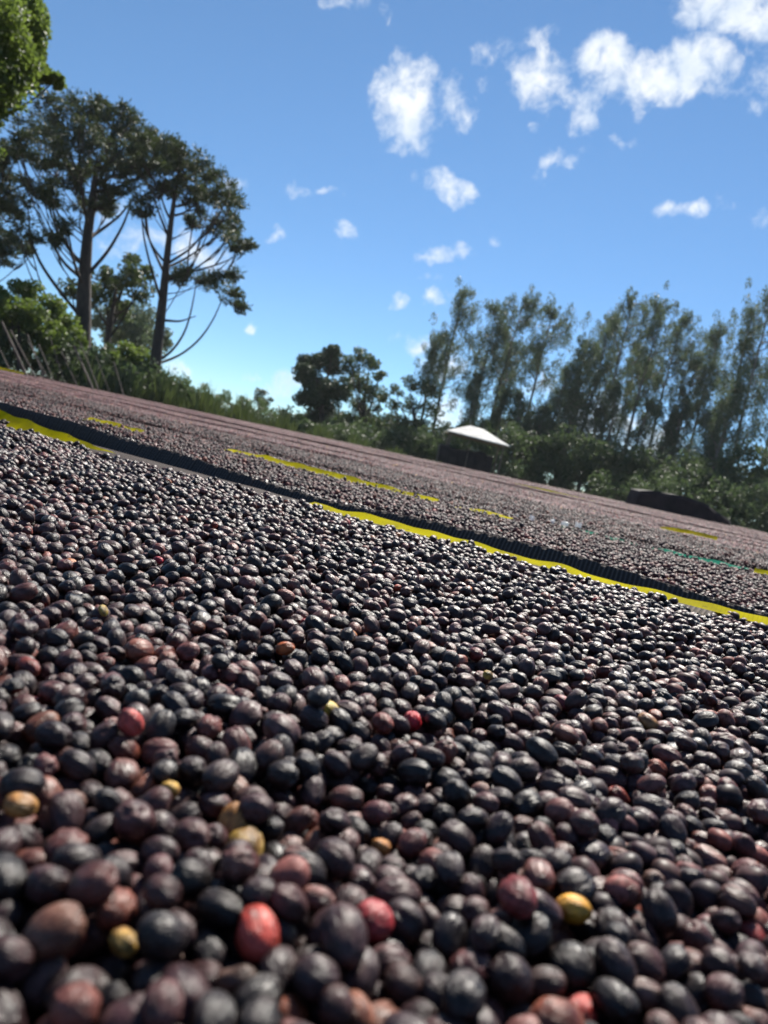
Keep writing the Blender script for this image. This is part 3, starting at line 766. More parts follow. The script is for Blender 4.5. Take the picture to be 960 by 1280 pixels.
# patches of smaller cherries for everything beyond, built with the same falling
def patch(name, w_, batches, seed, nu, nv, cell, dust=1.0):
    D, _ = deposit(0, w_, 0, w_, lambda X, Y: 0*X, batches, seed, None, cell)
    zt = D[:, 2]; q_ = int(.05/cell)+20; D[:, 2] += .021 - float(_[q_:-q_, q_:-q_].mean())
    D = D[zt > np.percentile(zt, 25)]
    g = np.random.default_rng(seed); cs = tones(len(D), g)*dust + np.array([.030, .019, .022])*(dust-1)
    prot = [cherry_mesh('c', 300+i, nu, nv, None, .6) for i in range(6)]
    PV = []
    for me in prot:
        co = np.zeros(len(me.vertices)*3, dtype=np.float32); me.vertices.foreach_get('co', co); PV.append(co.reshape(-1, 3))
    me = prot[0]; lt = np.zeros(len(me.polygons), dtype=np.int32); me.polygons.foreach_get('loop_total', lt); lvx = np.zeros(len(me.loops), dtype=np.int32); me.loops.foreach_get('vertex_index', lvx)
    nq = (lt == 4).sum(); Q = lvx[:nq*4].reshape(-1, 4); T = lvx[nq*4:].reshape(-1, 3)
    for q in prot: bpy.data.meshes.remove(q)
    n = len(D); PVs = np.stack(PV)[g.integers(0, 6, n)]*D[:, 6][:, None, None]
    cx, sx_ = np.cos(D[:, 3]), np.sin(D[:, 3]); cy, sy_ = np.cos(D[:, 4]), np.sin(D[:, 4]); cz, sz_ = np.cos(D[:, 5]), np.sin(D[:, 5])
    Rm = np.stack([cy*cz, sx_*sy_*cz-cx*sz_, cx*sy_*cz+sx_*sz_, cy*sz_, sx_*sy_*sz_+cx*cz, cx*sy_*sz_-sx_*cz, -sy_, sx_*cy, cx*cy], 1).reshape(n, 3, 3)
    V = np.einsum('nij,nkj->nki', Rm, PVs) + D[:, None, :3] - np.array([w_/2, w_/2, 0])
    nvv = V.shape[1]; off = np.arange(n)[:, None, None]*nvv
    tv = np.repeat(np.concatenate([cs, np.ones((n, 1))], 1), nvv, 0)
    return np_mesh(name, V.reshape(-1, 3), [(Q[None]+off).reshape(-1, 4), (T[None]+off).reshape(-1, 3)], M_CHERRY_FAR, True, {'tone': ('POINT', 'FLOAT_COLOR', tv)})
NEAR = bpy.data.collections.new('near_patches'); FAR = bpy.data.collections.new('far_patches')
PW = .25
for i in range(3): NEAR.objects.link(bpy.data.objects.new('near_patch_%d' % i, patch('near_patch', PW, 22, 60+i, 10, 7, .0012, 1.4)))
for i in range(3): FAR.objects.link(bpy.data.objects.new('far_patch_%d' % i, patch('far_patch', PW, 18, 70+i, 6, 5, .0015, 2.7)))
def lay(k, coll, seed, xr=None, test=None, dz=0.0, step=PW*.94):
    y0, y1 = ROWS[k]; x0, x1 = xr or (-(1.7*y1+3), 1.6+.2*y1)
    g = np.random.default_rng(seed)
    gx = np.arange(x0, x1, step); ys = np.arange(y0+PW/2+.02, y1-PW/2, (y1-y0-PW-.04)/max(1, math.ceil((y1-y0-PW-.04)/step))-1e-4)
    X, Y = [q.ravel() for q in np.meshgrid(gx, ys)]
    X = X + g.uniform(-.02, .02, X.size)
    if test is not None: ok = test(X, Y); X, Y = X[ok], Y[ok]
    e = .1
    Zx = (top_z(k, X+e, Y)-top_z(k, X-e, Y))/(2*e)
    Z = top_z(k, X, Y) + .002 + dz + g.uniform(-.001, .001, X.size) + (.003 if k == 1 else .006)*smooth_noise(X, Y*2, 1.1, 90+k)
    Rt = np.stack([0*X, -np.arctan(Zx), g.integers(0, 4, X.size)*math.pi/2], 1)
    Rt[:, 1] = 0
    return np.stack([X, Y, Z], 1), Rt, g.integers(0, 3, X.size)
def heap(parts, coll, label):
    P = np.concatenate([p[0] for p in parts]); Rt = np.concatenate([p[1] for p in parts]); I = np.concatenate([p[2] for p in parts])
    o = scatter('dried_coffee_cherries', coll, P, Rt, np.ones(len(P)), I, None, M_CHERRY_FAR)
    setp(o, label, 'cherries', kind='stuff'); return o
def out1(X, Y):
    d = np.degrees(np.arctan2(Y, X)); r = np.hypot(X, Y)
    return ~((((d > 88) & (d < 148) & (r > .05)) | (r < .22)) & (X > -2.2)) & ~((r < .3))
heap([lay(0, NEAR, 1, (-5.8, 2.8), out1, -.001)], NEAR, 'dark dried cherries on the parts of the nearest bed left and right of view')
# second bed: patches cut where the bare net begins; single cherries fray the border
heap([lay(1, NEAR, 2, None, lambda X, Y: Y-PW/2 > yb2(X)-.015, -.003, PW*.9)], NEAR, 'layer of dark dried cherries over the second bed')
def fr(px, py): return (py > yb2(px)-.01) & (py < yb2(px)+.27)
D2, _ = deposit(-4.2, 1.2, 1.22, 2.0, lambda X, Y: (top_z(1, X, Y)-.008 + 0*X).astype(np.float32), 20, 44, fr)
o = scatter('dried_coffee_cherries', LIB, D2[:, :3], D2[:, 3:6], D2[:, 6], rng.integers(0, NVAR, len(D2)), np.concatenate([tones(len(D2), g), np.ones((len(D2), 1))], 1), M_CHERRY)
setp(o, 'dark cherries fraying out along the border of the bare black net', 'cherries', kind='stuff')
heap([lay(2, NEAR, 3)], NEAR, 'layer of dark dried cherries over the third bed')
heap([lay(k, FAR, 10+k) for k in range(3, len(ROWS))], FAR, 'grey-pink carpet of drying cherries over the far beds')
# husks and stalk bits between the cherries
hp = P1[rest][rng.choice(rest.sum(), 260)] + np.array([0, 0, .0045])
dd = rng.normal(size=(260, 3)); dd[:, 2] *= .4
setp(obj('husk_flakes', leaves('husk_flakes', hp, .009, .0035, M_HUSK, dirs=dd)), 'thin brown husk flakes and stalk bits among the cherries', 'husks', kind='stuff')
# crumpled white plastic on the seam
pg = Geo()
for q, (px, py) in enumerate([(645, 650), (665, 652), (690, 656), (705, 658), (722, 661)]):
    c = at(px, py-3, 2.45); gg = Geo(); nn = 8
    a = np.linspace(0, 2*math.pi, nn, endpoint=False)
    r_ = .009*(1+.4*rng.normal(size=nn)); V = np.stack([r_*np.cos(a), .5*r_*np.sin(a), .006*rng.normal(size=nn)+.004], 1)
    V = np.vstack([V, [[0, 0, .009]], V*[1, 1, 0]+[0, 0, -.004]])
    gg.add(V, [[i, (i+1) % nn, nn] for i in range(nn)]); gg.add(V, [[i, nn+1+i, nn+1+(i+1) % nn, (i+1) % nn] for i in range(nn)])
    setp(obj('plastic_scrap', gg.mesh('plastic_scrap', M_PLAST, False), None, c), 'crumpled white plastic scrap on the second bed seam, %s of the five' % ['leftmost', 'second from the left', 'middle one', 'second from the right', 'rightmost'][q], 'plastic scrap', 'white plastic scraps on the seam')

# ------------------------------------------------------------------ trees
def limb(a, b, n=8, sag=.35, up=.5, g=rng):
    """a curved limb from a to b that leaves level and turns upward"""
    a, b = np.asarray(a), np.asarray(b); t = np.linspace(0, 1, n)[:, None]
    mid = a + (b-a)*np.array([.62, .62, .25]) + g.normal(size=3)*np.linalg.norm(b-a)*.04
    return (1-t)**2*a + 2*t*(1-t)*mid + t*t*b
def tufts(C, r, n, g, flat=.8):
    return np.concatenate([blob_pts(c, rr, n, g, (1, 1, flat), .3) for c, rr in zip(C, r)])
def place_tree(name, label, cat, base, trunk_geo, barkm, crown_me, group=None):
    root = empty(name, base); setp(root, label, cat, group)
    t = obj('trunk', trunk_geo.mesh('trunk', barkm), root); t.location = tuple(-float(x) for x in base)
    c = obj('crown', crown_me, root); c.location = tuple(-float(x) for x in base)
    return root
def candelabra(label, D, trunk_px, clumps, extra_limbs, seed, r0=.42, leafm=None):
    """a tall flat-topped conifer: trunk, upswept limbs, tufted clumps at their ends"""
    g = np.random.default_rng(seed)
    k = D/F_PX
    T = [at(px, py, D) for px, py in trunk_px]
    base = T[0].copy(); base[2] = 0
    T = [base] + T
    T = np.array(T); tt = np.linspace(0, len(T)-1, 16); Tp = np.stack([np.interp(tt, np.arange(len(T)), T[:, i]) for i in range(3)], 1)
    geo = Geo(); hh = (Tp[:, 2]-base[2])/(Tp[-1, 2]-base[2])
    geo.tube(Tp, r0*(1.08-hh*.85)*(1+.35*np.exp(-hh*12)), 10)
    vdir = ray(*trunk_px[0]); vdir[2] = 0; vdir /= np.linalg.norm(vdir)
    TC, TR = [], []
    for (px, py, pr) in clumps:
        dpt = g.normal(0, 1.0)*min(3.0, pr*k*2.2)
        c = at(px, py, D+dpt); r = pr*k
        # limb from the trunk to the clump
        f = np.clip((c[2]-base[2])*.62, 1.0, Tp[-1, 2]*.9); hd = np.hypot(*(c[:2]-Tp[-1][:2]))
        z0 = np.clip(c[2]-hd*g.uniform(.75, 1.15)-r*.3, Tp[2, 2]*1.0, Tp[-1, 2]*.96)
        a = np.array([np.interp(z0, Tp[:, 2], Tp[:, i]) for i in range(3)])
        Lp = limb(a, c, 9, g=g)
        if not (extra_limbs and py > 338): geo.tube(Lp, np.linspace(.085, .03, 9)*(r0/.42)*(1 if g.uniform() < .3 else .4), 6)
        nt_ = int(np.clip(17*(pr/22)**2, 7, 30))
        cc = blob_pts(c, r*1.05, nt_, g, (1, 1, .8), .1); TC.append(cc); TR.append(g.uniform(.24, .55, nt_))
        for q in (cc[::3] if not (extra_limbs and py > 338) else []):
            s_ = Lp[int(g.integers(4, 8))]; geo.tube(limb(s_, q, 5, g=g), np.linspace(.045, .018, 5), 4)
    for lp in extra_limbs:
        Q = np.array([at(px, py, D+dd_) for px, py, dd_ in lp]); t_ = np.linspace(0, len(Q)-1, 14)
        Qp = np.stack([np.interp(t_, np.arange(len(Q)), Q[:, i]) for i in range(3)], 1)
        for _ in range(2): Qp[1:-1] = (Qp[:-2]+Qp[1:-1]*2+Qp[2:])/4
        geo.tube(Qp, np.linspace(.10, .03, 14)*(r0/.46)**.8, 6)
    TC = np.concatenate(TC); TR = np.concatenate(TR)
    n = 75; L = []
    P = np.repeat(TC, n, 0); d = g.normal(size=P.shape); d /= np.linalg.norm(d, axis=1)[:, None]; rr = np.repeat(TR, n)
    d[:, 2] = d[:, 2]*.7 + .25
    C = P + d*(rr*g.uniform(.25, 1.0, len(P)))[:, None]
    me = leaves('crown', C, .21, .06, leafm or M_ARAU, dirs=d + g.normal(size=d.shape)*.35, g=g)
    return place_tree('conifer_tree', label, 'tree', base, geo, M_BARK, me)
candelabra('large dark flat-topped conifer at the left, thick trunk with candelabra limbs', 38,
 [(101, 455), (104, 400), (106, 340), (110, 290), (117, 240), (122, 200)],
 [(48, 165, 26), (82, 150, 28), (112, 143, 26), (142, 150, 26), (165, 168, 24), (188, 180, 22), (205, 196, 20), (60, 195, 26), (98, 185, 32), (135, 188, 32), (170, 200, 26), (85, 222, 22), (118, 228, 28), (150, 232, 22), (120, 255, 18), (150, 205, 20),
  (42, 240, 13), (60, 256, 13), (85, 285, 10), (68, 300, 9), (38, 200, 13), (35, 290, 15), (60, 235, 12), (100, 262, 13), (135, 262, 12), (25, 182, 14)],
 [[(104, 400, 0), (75, 365, -1), (50, 330, -2), (38, 300, -2), (35, 260, -2)], [(105, 350, 0), (80, 330, 1), (62, 300, 2), (48, 270, 2)], [(108, 345, 0), (135, 315, 0), (155, 280, 0), (165, 250, 0)],
  [(108, 300, 0), (130, 285, 1), (150, 270, 1), (165, 250, 1)], [(106, 335, 0), (85, 310, 2), (70, 275, 2), (60, 240, 2)]], 3, .46)
candelabra('dark conifer cut off by the left border of the photo', 41, [(-22, 450), (-20, 380), (-14, 300), (-8, 240)],
 [(8, 200, 24), (-15, 190, 28), (10, 232, 28), (-20, 235, 30), (18, 262, 18), (0, 275, 24), (22, 296, 16), (-10, 300, 22), (8, 322, 14), (35, 312, 9)], [], 4, .4)
candelabra('slimmer dark conifer with long bare lower boughs, right of the largest one', 36,
 [(191, 485), (197, 430), (204, 370), (210, 310), (216, 260), (224, 215)],
 [(190, 195, 24), (215, 195, 24), (238, 205, 24), (258, 222, 22), (274, 240, 19), (288, 258, 17), (297, 280, 18), (290, 303, 16), (307, 312, 13), (276, 290, 15), (222, 230, 22), (200, 232, 20), (182, 246, 14), (248, 248, 18), (262, 268, 15),
  (232, 345, 10), (250, 352, 12), (220, 350, 9), (270, 352, 9), (285, 370, 12), (300, 384, 10), (292, 345, 8), (240, 276, 9), (175, 262, 10)],
 [[(196, 452, 0), (215, 440, 0), (232, 415, 0), (240, 385, 0), (246, 350, 0)], [(196, 455, 0), (225, 445, 1), (250, 425, 1), (268, 398, 1), (280, 368, 1)],
  [(203, 380, 0), (190, 340, -1), (180, 300, -1), (176, 262, -1)], [(208, 335, 0), (235, 322, 1), (262, 302, 1), (285, 285, 1)], [(207, 345, 0), (186, 300, 1), (182, 260, 1)], [(209, 330, 0), (240, 310, -1), (270, 270, -1)], [(212, 300, 0), (200, 270, 0), (190, 240, 0)],
  [(206, 350, 0), (240, 340, 1), (275, 330, 1), (300, 318, 1)], [(200, 400, 0), (225, 402, 0), (245, 395, 0)]], 5, .30)
def broad_tree(name, label, cat, D, px, base_y, clumps, m, seed, leaf=.17, n=420, r0=.2, dz=2.2, group=None, droop=.1, sub=9, bk=None, wid=.6, fat=1.0):
    clumps = [(a, b, c*fat) for a, b, c in clumps]
    g = np.random.default_rng(seed); k = D/F_PX
    base = at(px, base_y, D); base[2] = 0
    C = []; geo = Geo(); top = max(at(a, b, D)[2] for a, b, c in clumps)
    cen = np.mean([at(a, b, D) for a, b, c in clumps], 0)
    tp = np.array([base, base + (cen-base)*np.array([.2, .2, .4]), base + (cen-base)*np.array([.7, .7, .8]), cen*np.array([1, 1, 0]) + np.array([0, 0, max(cen[2], .7*top)])])
    t_ = np.linspace(0, 3, 12); Tp = np.stack([np.interp(t_, np.arange(4), tp[:, i]) for i in range(3)], 1)
    for _ in range(2): Tp[1:-1] = (Tp[:-2]+Tp[1:-1]*2+Tp[2:])/4
    geo.tube(Tp, np.linspace(r0, r0*.3, 12), 8)
    for (a, b, pr) in clumps:
        c = at(a, b, D + g.normal(0, .7)*min(dz, pr*k*1.5)); r = pr*k
        Lp = limb(Tp[int(g.integers(3, 9))], c, 7, g=g); geo.tube(Lp, np.linspace(r0*.35, r0*.12, 7), 5)
        cc = blob_pts(c, r*.75, sub, g, (1, 1, .85), .3)
        for q in cc:
            m_ = max(14, int(1.5*n/sub*(pr/16)**1.5)); C.append(blob_pts(q, r*.55, m_, g, (1, 1, .75), .15))
    C = np.concatenate(C)
    me = leaves('crown', C, leaf, leaf*wid, m, droop=droop, g=g)
    return place_tree(name, label, cat, base, geo, bk or M_BARK, me, group)
# near broadleaf bough in the upper left corner: the tree stands just left of the frame
broad_tree('broadleaf_tree', 'bright green broadleaf tree whose boughs hang into the upper left corner', 'tree', 16, -260, 520,
 [(-120, 60, 60), (-70, 0, 60), (-60, 120, 50), (-20, 20, 42), (0, 70, 34), (5, 15, 34), (28, 30, 24), (30, 65, 20), (18, 95, 22), (50, 92, 11), (38, 80, 13), (70, 100, 10), (10, 122, 10), (-30, 95, 40), (30, 8, 22), (-40, 190, 26), (-110, 140, 50), (-150, 0, 60)], M_BROAD, 8, .10, 800, .10, 1.4, sub=22, wid=.55, fat=1.08)
broad_tree('broadleaf_tree', 'leaning dark tree between the two large conifers', 'tree', 44, 130, 455,
 [(160, 345, 16), (140, 362, 17), (118, 372, 15), (178, 362, 13), (150, 385, 14), (182, 340, 9), (130, 345, 10), (88, 360, 10), (165, 325, 8)], M_MID, 9, .22, 300, .22, dz=2.5, sub=10, fat=1.3)
broad_tree('broadleaf_tree', 'pale greyish green tree low behind the slimmer conifer', 'tree', 62, 165, 455,
 [(170, 398, 22), (150, 415, 20), (190, 412, 16), (130, 400, 16), (180, 430, 18), (205, 428, 8)], M_GUM, 10, .25, 520, .25, fat=1.3)
for q, (lab, px, cl, m, D) in enumerate([
  ('sunlit leafy bush at the left border behind the leaning poles', 20, [(12, 375, 24), (35, 365, 20), (5, 405, 24), (40, 395, 22)], M_BROAD, 33),
  ('sunlit leafy bush under the big conifer trunk', 70, [(62, 388, 20), (80, 405, 20), (55, 415, 22), (95, 425, 16)], M_BROAD, 34),
  ('yellow-green bush at the foot of the slimmer conifer', 170, [(165, 440, 16), (150, 455, 18), (180, 455, 14), (170, 470, 16)], M_BROAD, 38),
  ('dull green bush below the largest conifer trunk', 115, [(110, 440, 20), (130, 455, 20), (100, 460, 20), (140, 440, 12)], M_MID, 40)]):
    broad_tree('bush', lab, 'bush', D, px, 490, cl, m, 20+q, .17, 520, .08)
broad_tree('broadleaf_tree', 'very small round tree alone on the skyline, left of the dark pair', 'tree', 90, 328, 515, [(327, 492, 9), (322, 500, 7), (333, 502, 8), (328, 508, 8)], M_DARK, 31, .3, 420, .2)
broad_tree('broadleaf_tree', 'compact very dark tree, left one of the adjoining pair', 'tree', 55, 400, 560,
 [(395, 450, 15), (412, 455, 15), (382, 470, 13), (400, 478, 18), (418, 485, 16), (388, 495, 14), (405, 510, 16), (378, 455, 9), (415, 440, 9), (398, 528, 14)], M_DARK, 32, .22, 900, .25, fat=1.35)
broad_tree('broadleaf_tree', 'looser mid green tree, right one of the adjoining pair', 'tree', 57, 450, 570,
 [(450, 442, 8), (440, 458, 11), (462, 455, 10), (475, 470, 7), (448, 478, 15), (468, 492, 12), (435, 490, 12), (452, 508, 14), (440, 528, 14), (464, 530, 13), (478, 498, 6)], M_MID, 33, .22, 420, .22, fat=1.4)
broad_tree('broadleaf_tree', 'open airy tree left of the white-roofed shelter', 'tree', 58, 520, 580,
 [(512, 478, 9), (530, 486, 12), (495, 490, 8), (545, 492, 10), (518, 505, 12), (492, 508, 9), (540, 515, 12), (505, 528, 10), (530, 536, 12), (500, 545, 14)], M_MID, 34, .22, 260, .2, fat=1.4)
def gum(label, D, top, seed, spread=1.0, low=.5, dens=1.0, lean=0.0, r0=.17):
    """a tall slender gum: pale bare stem and plumes of drooping narrow leaves blown to one side"""
    g = np.random.default_rng(seed); k = D/F_PX
    tp = at(top[0], top[1], D); base = np.array([tp[0], tp[1], 0.0]) - _r0*lean*tp[2]*.12 + _r0*g.normal(0, .2)
    H_ = tp[2]; t = np.linspace(0, 1, 14)[:, None]
    T = base + (tp-base)*t + np.array([_r0[0], _r0[1], 0])*np.sin(t*math.pi)*g.normal(0, .18)
    geo = Geo(); geo.tube(T, r0*(1.05-t[:, 0]*.9), 8)
    C = []; LV = []
    nb = int(15*spread**.5*1.2)
    for i in range(nb):
        f = low + (1-low)*(i+g.uniform(0, 1))/nb
        a = np.array([np.interp(f, t[:, 0], T[:, q]) for q in range(3)])
        az = g.uniform(0, 2*math.pi); ln = (1.15-f)**.8*H_*.21*spread*g.uniform(.55, 1.15)
        b_ = a + np.array([math.cos(az)*ln, math.sin(az)*ln, ln*g.uniform(.7, 1.3)]) + _r0*ln*.25
        b_[2] = min(b_[2], H_*1.0)
        Lp = limb(a, b_, 6, g=g); geo.tube(Lp, np.linspace(.05, .015, 6), 4)
        for s_ in (.55, .8, 1.0):
            q = a + (Lp[-1]-a)*s_ if s_ < 1 else Lp[-1]
            q = Lp[min(5, int(s_*5))]
            rr = .74*spread**.5*g.uniform(.5, 1.25)*(.75 if f > .9 else 1)
            m_ = int(50*dens*rr/.6)
            pts = blob_pts(q + np.array([0, 0, -.2]), rr, m_, g, (.75, .75, 1.25), .0)
            C.append(pts)
            sub = q + g.normal(size=3)*rr*.9; C.append(blob_pts(sub, rr*.55, int(m_*.6), g, (.8, .8, 1.3), 0))
    C.append(blob_pts(tp - np.array([0, 0, .5]), .5, int(70*dens), g, (.6, .6, 1.5), 0))
    C = np.concatenate(C)
    me = leaves('crown', C, .27, .06, M_GUM, droop=.55, droopdir=np.array([.1, 0, -1.0]), g=g)
    return place_tree('gum_tree', label, 'tree', base, geo, M_GUMBARK, me, 'tall gum trees along the right skyline')
GUMS = [('leftmost tall gum, slim top standing above the white shelter roof', 60, (580, 362), 1.0, .35),
 ('gum with a broad plume, second from the left of the tall row', 62, (622, 384), 1.15, .45),
 ('gum with a dense rounded top, third from the left in the row', 60, (657, 372), 1.15, .5),
 ('gum at the right end of the first clump, before the gap of sky', 63, (692, 386), 1.0, .55),
 ('short gum at the left foot of the middle clump', 58, (735, 424), 1.0, .45),
 ('gum on the left flank of the middle clump, beside its tallest', 64, (764, 398), 1.0, .5),
 ('tallest left peak of the middle gum clump', 62, (792, 373), 1.2, .5),
 ('slender right peak of the middle gum clump', 60, (833, 376), 1.0, .45),
 ('gum just right of the middle clump peaks, a little lower', 63, (856, 394), .9, .5),
 ('low gum filling the dip between the middle and right clumps', 60, (874, 446), .95, .4),
 ('gum with a thin airy top left of the tall right border gums', 64, (902, 408), 1.0, .5),
 ('gum just inside the right border, partly before its neighbours', 60, (940, 392), 1.1, .3),
 ('tallest gum cut by the right border of the photo', 58, (968, 366), 1.2, .3),
 ('half height gum between the first and middle clumps, left', 57, (712, 462), 1.0, .3),
 ('small gum right of the shelter roof', 55, (652, 492), .9, .25),
 ('small gum under the first clump, further right than the shelter', 56, (682, 506), .9, .2),
 ('half height gum beneath the tallest middle peak', 57, (772, 480), .9, .2),
 ('half height gum beneath the slender middle peak', 56, (815, 500), .9, .15),
 ('half height gum below the dip in the skyline', 58, (858, 500), .9, .2),
 ('half height gum near the right border', 54, (925, 480), 1.1, .1),
 ('side gum whose plume leans towards the airy tree by the shelter', 61, (548, 420), .7, .55),
 ('low leafy gum filling the gap left of the shelter roof', 59, (600, 468), .9, .2),
 ('low leafy gum over the right end of the shelter roof', 59, (634, 486), .9, .15),
 ('low leafy gum between the first clump and the middle clump', 60, (726, 492), 1.0, .12),
 ('low leafy gum in front of the middle clump, left of its bright gap', 58, (752, 508), .9, .12),
 ('low leafy gum at the right foot of the middle clump', 59, (838, 528), .95, .1),
 ('low leafy gum below the airy top near the right border', 57, (893, 516), 1.0, .1),
 ('thin gum stem between second and third gums', 66, (640, 430), .7, .55),
 ('thin far gum in front of the bright gap of the middle clump', 68, (800, 430), .8, .55)]
for q, (lab, D, top, sp, low) in enumerate(GUMS): gum(lab, D, top, 200+q, sp*1.02, low, 1.4, g.uniform(-.3, .6))
gum('gum standing beyond the right border', 60, (1010, 360), 260, 1.2, .3, 1.2)
gum('last gum beyond the right border', 62, (1060, 380), 261, 1.2, .3, 1.2)
# undergrowth reads as one mass under the gums
def mass(name, label, lo_hi, D, n, m, leaf, seed, dz=3.0, wid=.5, droop=.2):
    g = np.random.default_rng(seed); xs = np.array([p[0] for p in lo_hi]); hi = np.array([p[1] for p in lo_hi]); lo = np.array([p[2] for p in lo_hi])
    C = []
    for i in range(n//90):
        x = g.uniform(xs[0], xs[-1]); h, l = np.interp(x, xs, hi), np.interp(x, xs, lo)
        y = l + (h-l)*g.uniform(0, 1)**.9; y += g.normal(0, 3)
        dd = D + g.uniform(-dz, dz); c = at(x, y, dd); c[2] = max(c[2], .3)
        C.append(blob_pts(c, g.uniform(.4, 1.0)*D/55, 90, g, (1, 1, .9), .2))
    C = np.concatenate(C); C[:, 2] = np.maximum(C[:, 2], .05)
    setp(obj(name, leaves(name, C, leaf, leaf*wid, m, droop=droop, g=g)), label, 'undergrowth', kind='stuff')
mass('undergrowth', 'dense green undergrowth filling the foot of the gum row', [(330, 528, 545), (420, 535, 566), (480, 540, 575), (540, 545, 590), (620, 530, 604), (700, 540, 625), (770, 565, 640), (860, 575, 655), (960, 560, 675), (1100, 560, 700)], 52, 60000, M_UNDER, .26, 300)
mass('undergrowth', 'darker thicket behind the shelter and gum stems', [(340, 520, 540), (480, 520, 570), (560, 535, 590), (640, 520, 604), (740, 545, 630), (780, 578, 640), (860, 590, 665), (1100, 590, 720)], 66, 52000, M_DARK, .34, 301, 4.0)
mass('undergrowth', 'sunlit greyish green shrubs behind the dark covered heap', [(740, 595, 640), (820, 595, 640), (870, 600, 650), (1000, 610, 680)], 46, 9000, M_UNDER, .2, 302)
mass('undergrowth', 'mixed scrub behind the leaning poles at the left', [(-60, 395, 450), (40, 410, 470), (120, 440, 490), (200, 465, 505), (260, 500, 525)], 36, 20000, M_UNDER, .2, 303)
# a band of tall grass and canes on the left skyline
def grass():
    g = np.random.default_rng(320); n = 5200
    xs = g.uniform(100, 560, n); yb = np.interp(xs, [100, 200, 340, 480, 560], [482, 500, 536, 566, 584]); D = g.uniform(30, 36, n)
    hpx = g.uniform(8, 30, n)*np.interp(xs, [100, 230, 340, 560], [1.3, 1.15, .9, .35])*(1+.4*np.sin(xs*.13))
    V = []; 
    base = np.array([at(x, y+4, d) for x, y, d in zip(xs, yb, D)]); base[:, 2] -= 0
    L = hpx*D/F_PX
    base[:, 2] = np.maximum(base[:, 2]-.2, .3)
    dirs = np.stack([g.normal(0, .22, n), g.normal(0, .22, n), np.ones(n)], 1)
    C = base + dirs*L[:, None]*.5
    setp(obj('tall_grass', leaves('tall_grass', C, L*1.1, .07, M_GRASS, dirs=dirs, g=g)), 'fringe of tall grass and canes along the far end of the beds', 'tall grass', kind='stuff')
    n = 2600
    xs = g.uniform(215, 345, n); k_ = np.floor(xs/9); D = g.uniform(33, 37, n)
    yb = np.interp(xs, [200, 345], [500, 537]); yy = yb - g.uniform(0, 26, n)*(1+.35*np.sin(k_*2.3))
    C = np.array([at(x, y, d) for x, y, d in zip(xs, yy, D)])
    setp(obj('cane_foliage', leaves('cane_foliage', C, .34, .06, M_UNDER, droop=.2, droopdir=np.array([0, 0, 1.0]), g=g)), 'leafy canes on the skyline right of the slimmer conifer', 'canes', kind='stuff')
grass()
# leaning poles at the left
POLES = [((2, 402), (29, 462), 'thickest leaning pole at the left border'), ((-6, 425), (8, 455), 'short pole cut by the left border'), ((13, 412), (40, 465), 'thin pole just right of the thickest one'),
 ((34, 425), (58, 470), 'leaning pole, third from the left border'), ((48, 430), (64, 470), 'thin steep pole in the middle of the row'), ((34, 418), (48, 455), 'slender pale pole behind the third one'),
 ((62, 420), (78, 472), 'steep grey pole under the sunlit bush'), ((92, 432), (112, 478), 'pale pole right of the row middle'), ((99, 425), (116, 470), 'thin pole crossing behind the pale one'), ((120, 445), (134, 484), 'last leaning pole at the right end of the row'), ((76, 438), (92, 474), 'short dark pole beside the steep grey one'), ((142, 452), (152, 488), 'lone short pole near the slimmer conifer')]
for q, (a, b, lab) in enumerate(POLES):
    D = 22+q*.5; A = at(*a, D+.3); B = at(*b, D); dv = B-A; B2 = A + dv*((A[2]-.0)/(A[2]-B[2]))
    gg = Geo(); r_ = .036 if q in (0, 7) else (.012 + .005*(q % 3)); gg.tube(np.array([B2, (A+B2)/2+[0, .02, 0], A]), [r_, r_*.9, r_*.75], 8)
    o = obj('wooden_pole', gg.mesh('wooden_pole', M_WOOD)); setp(o, lab + ' behind the beds', 'pole', 'leaning wooden poles at the left')
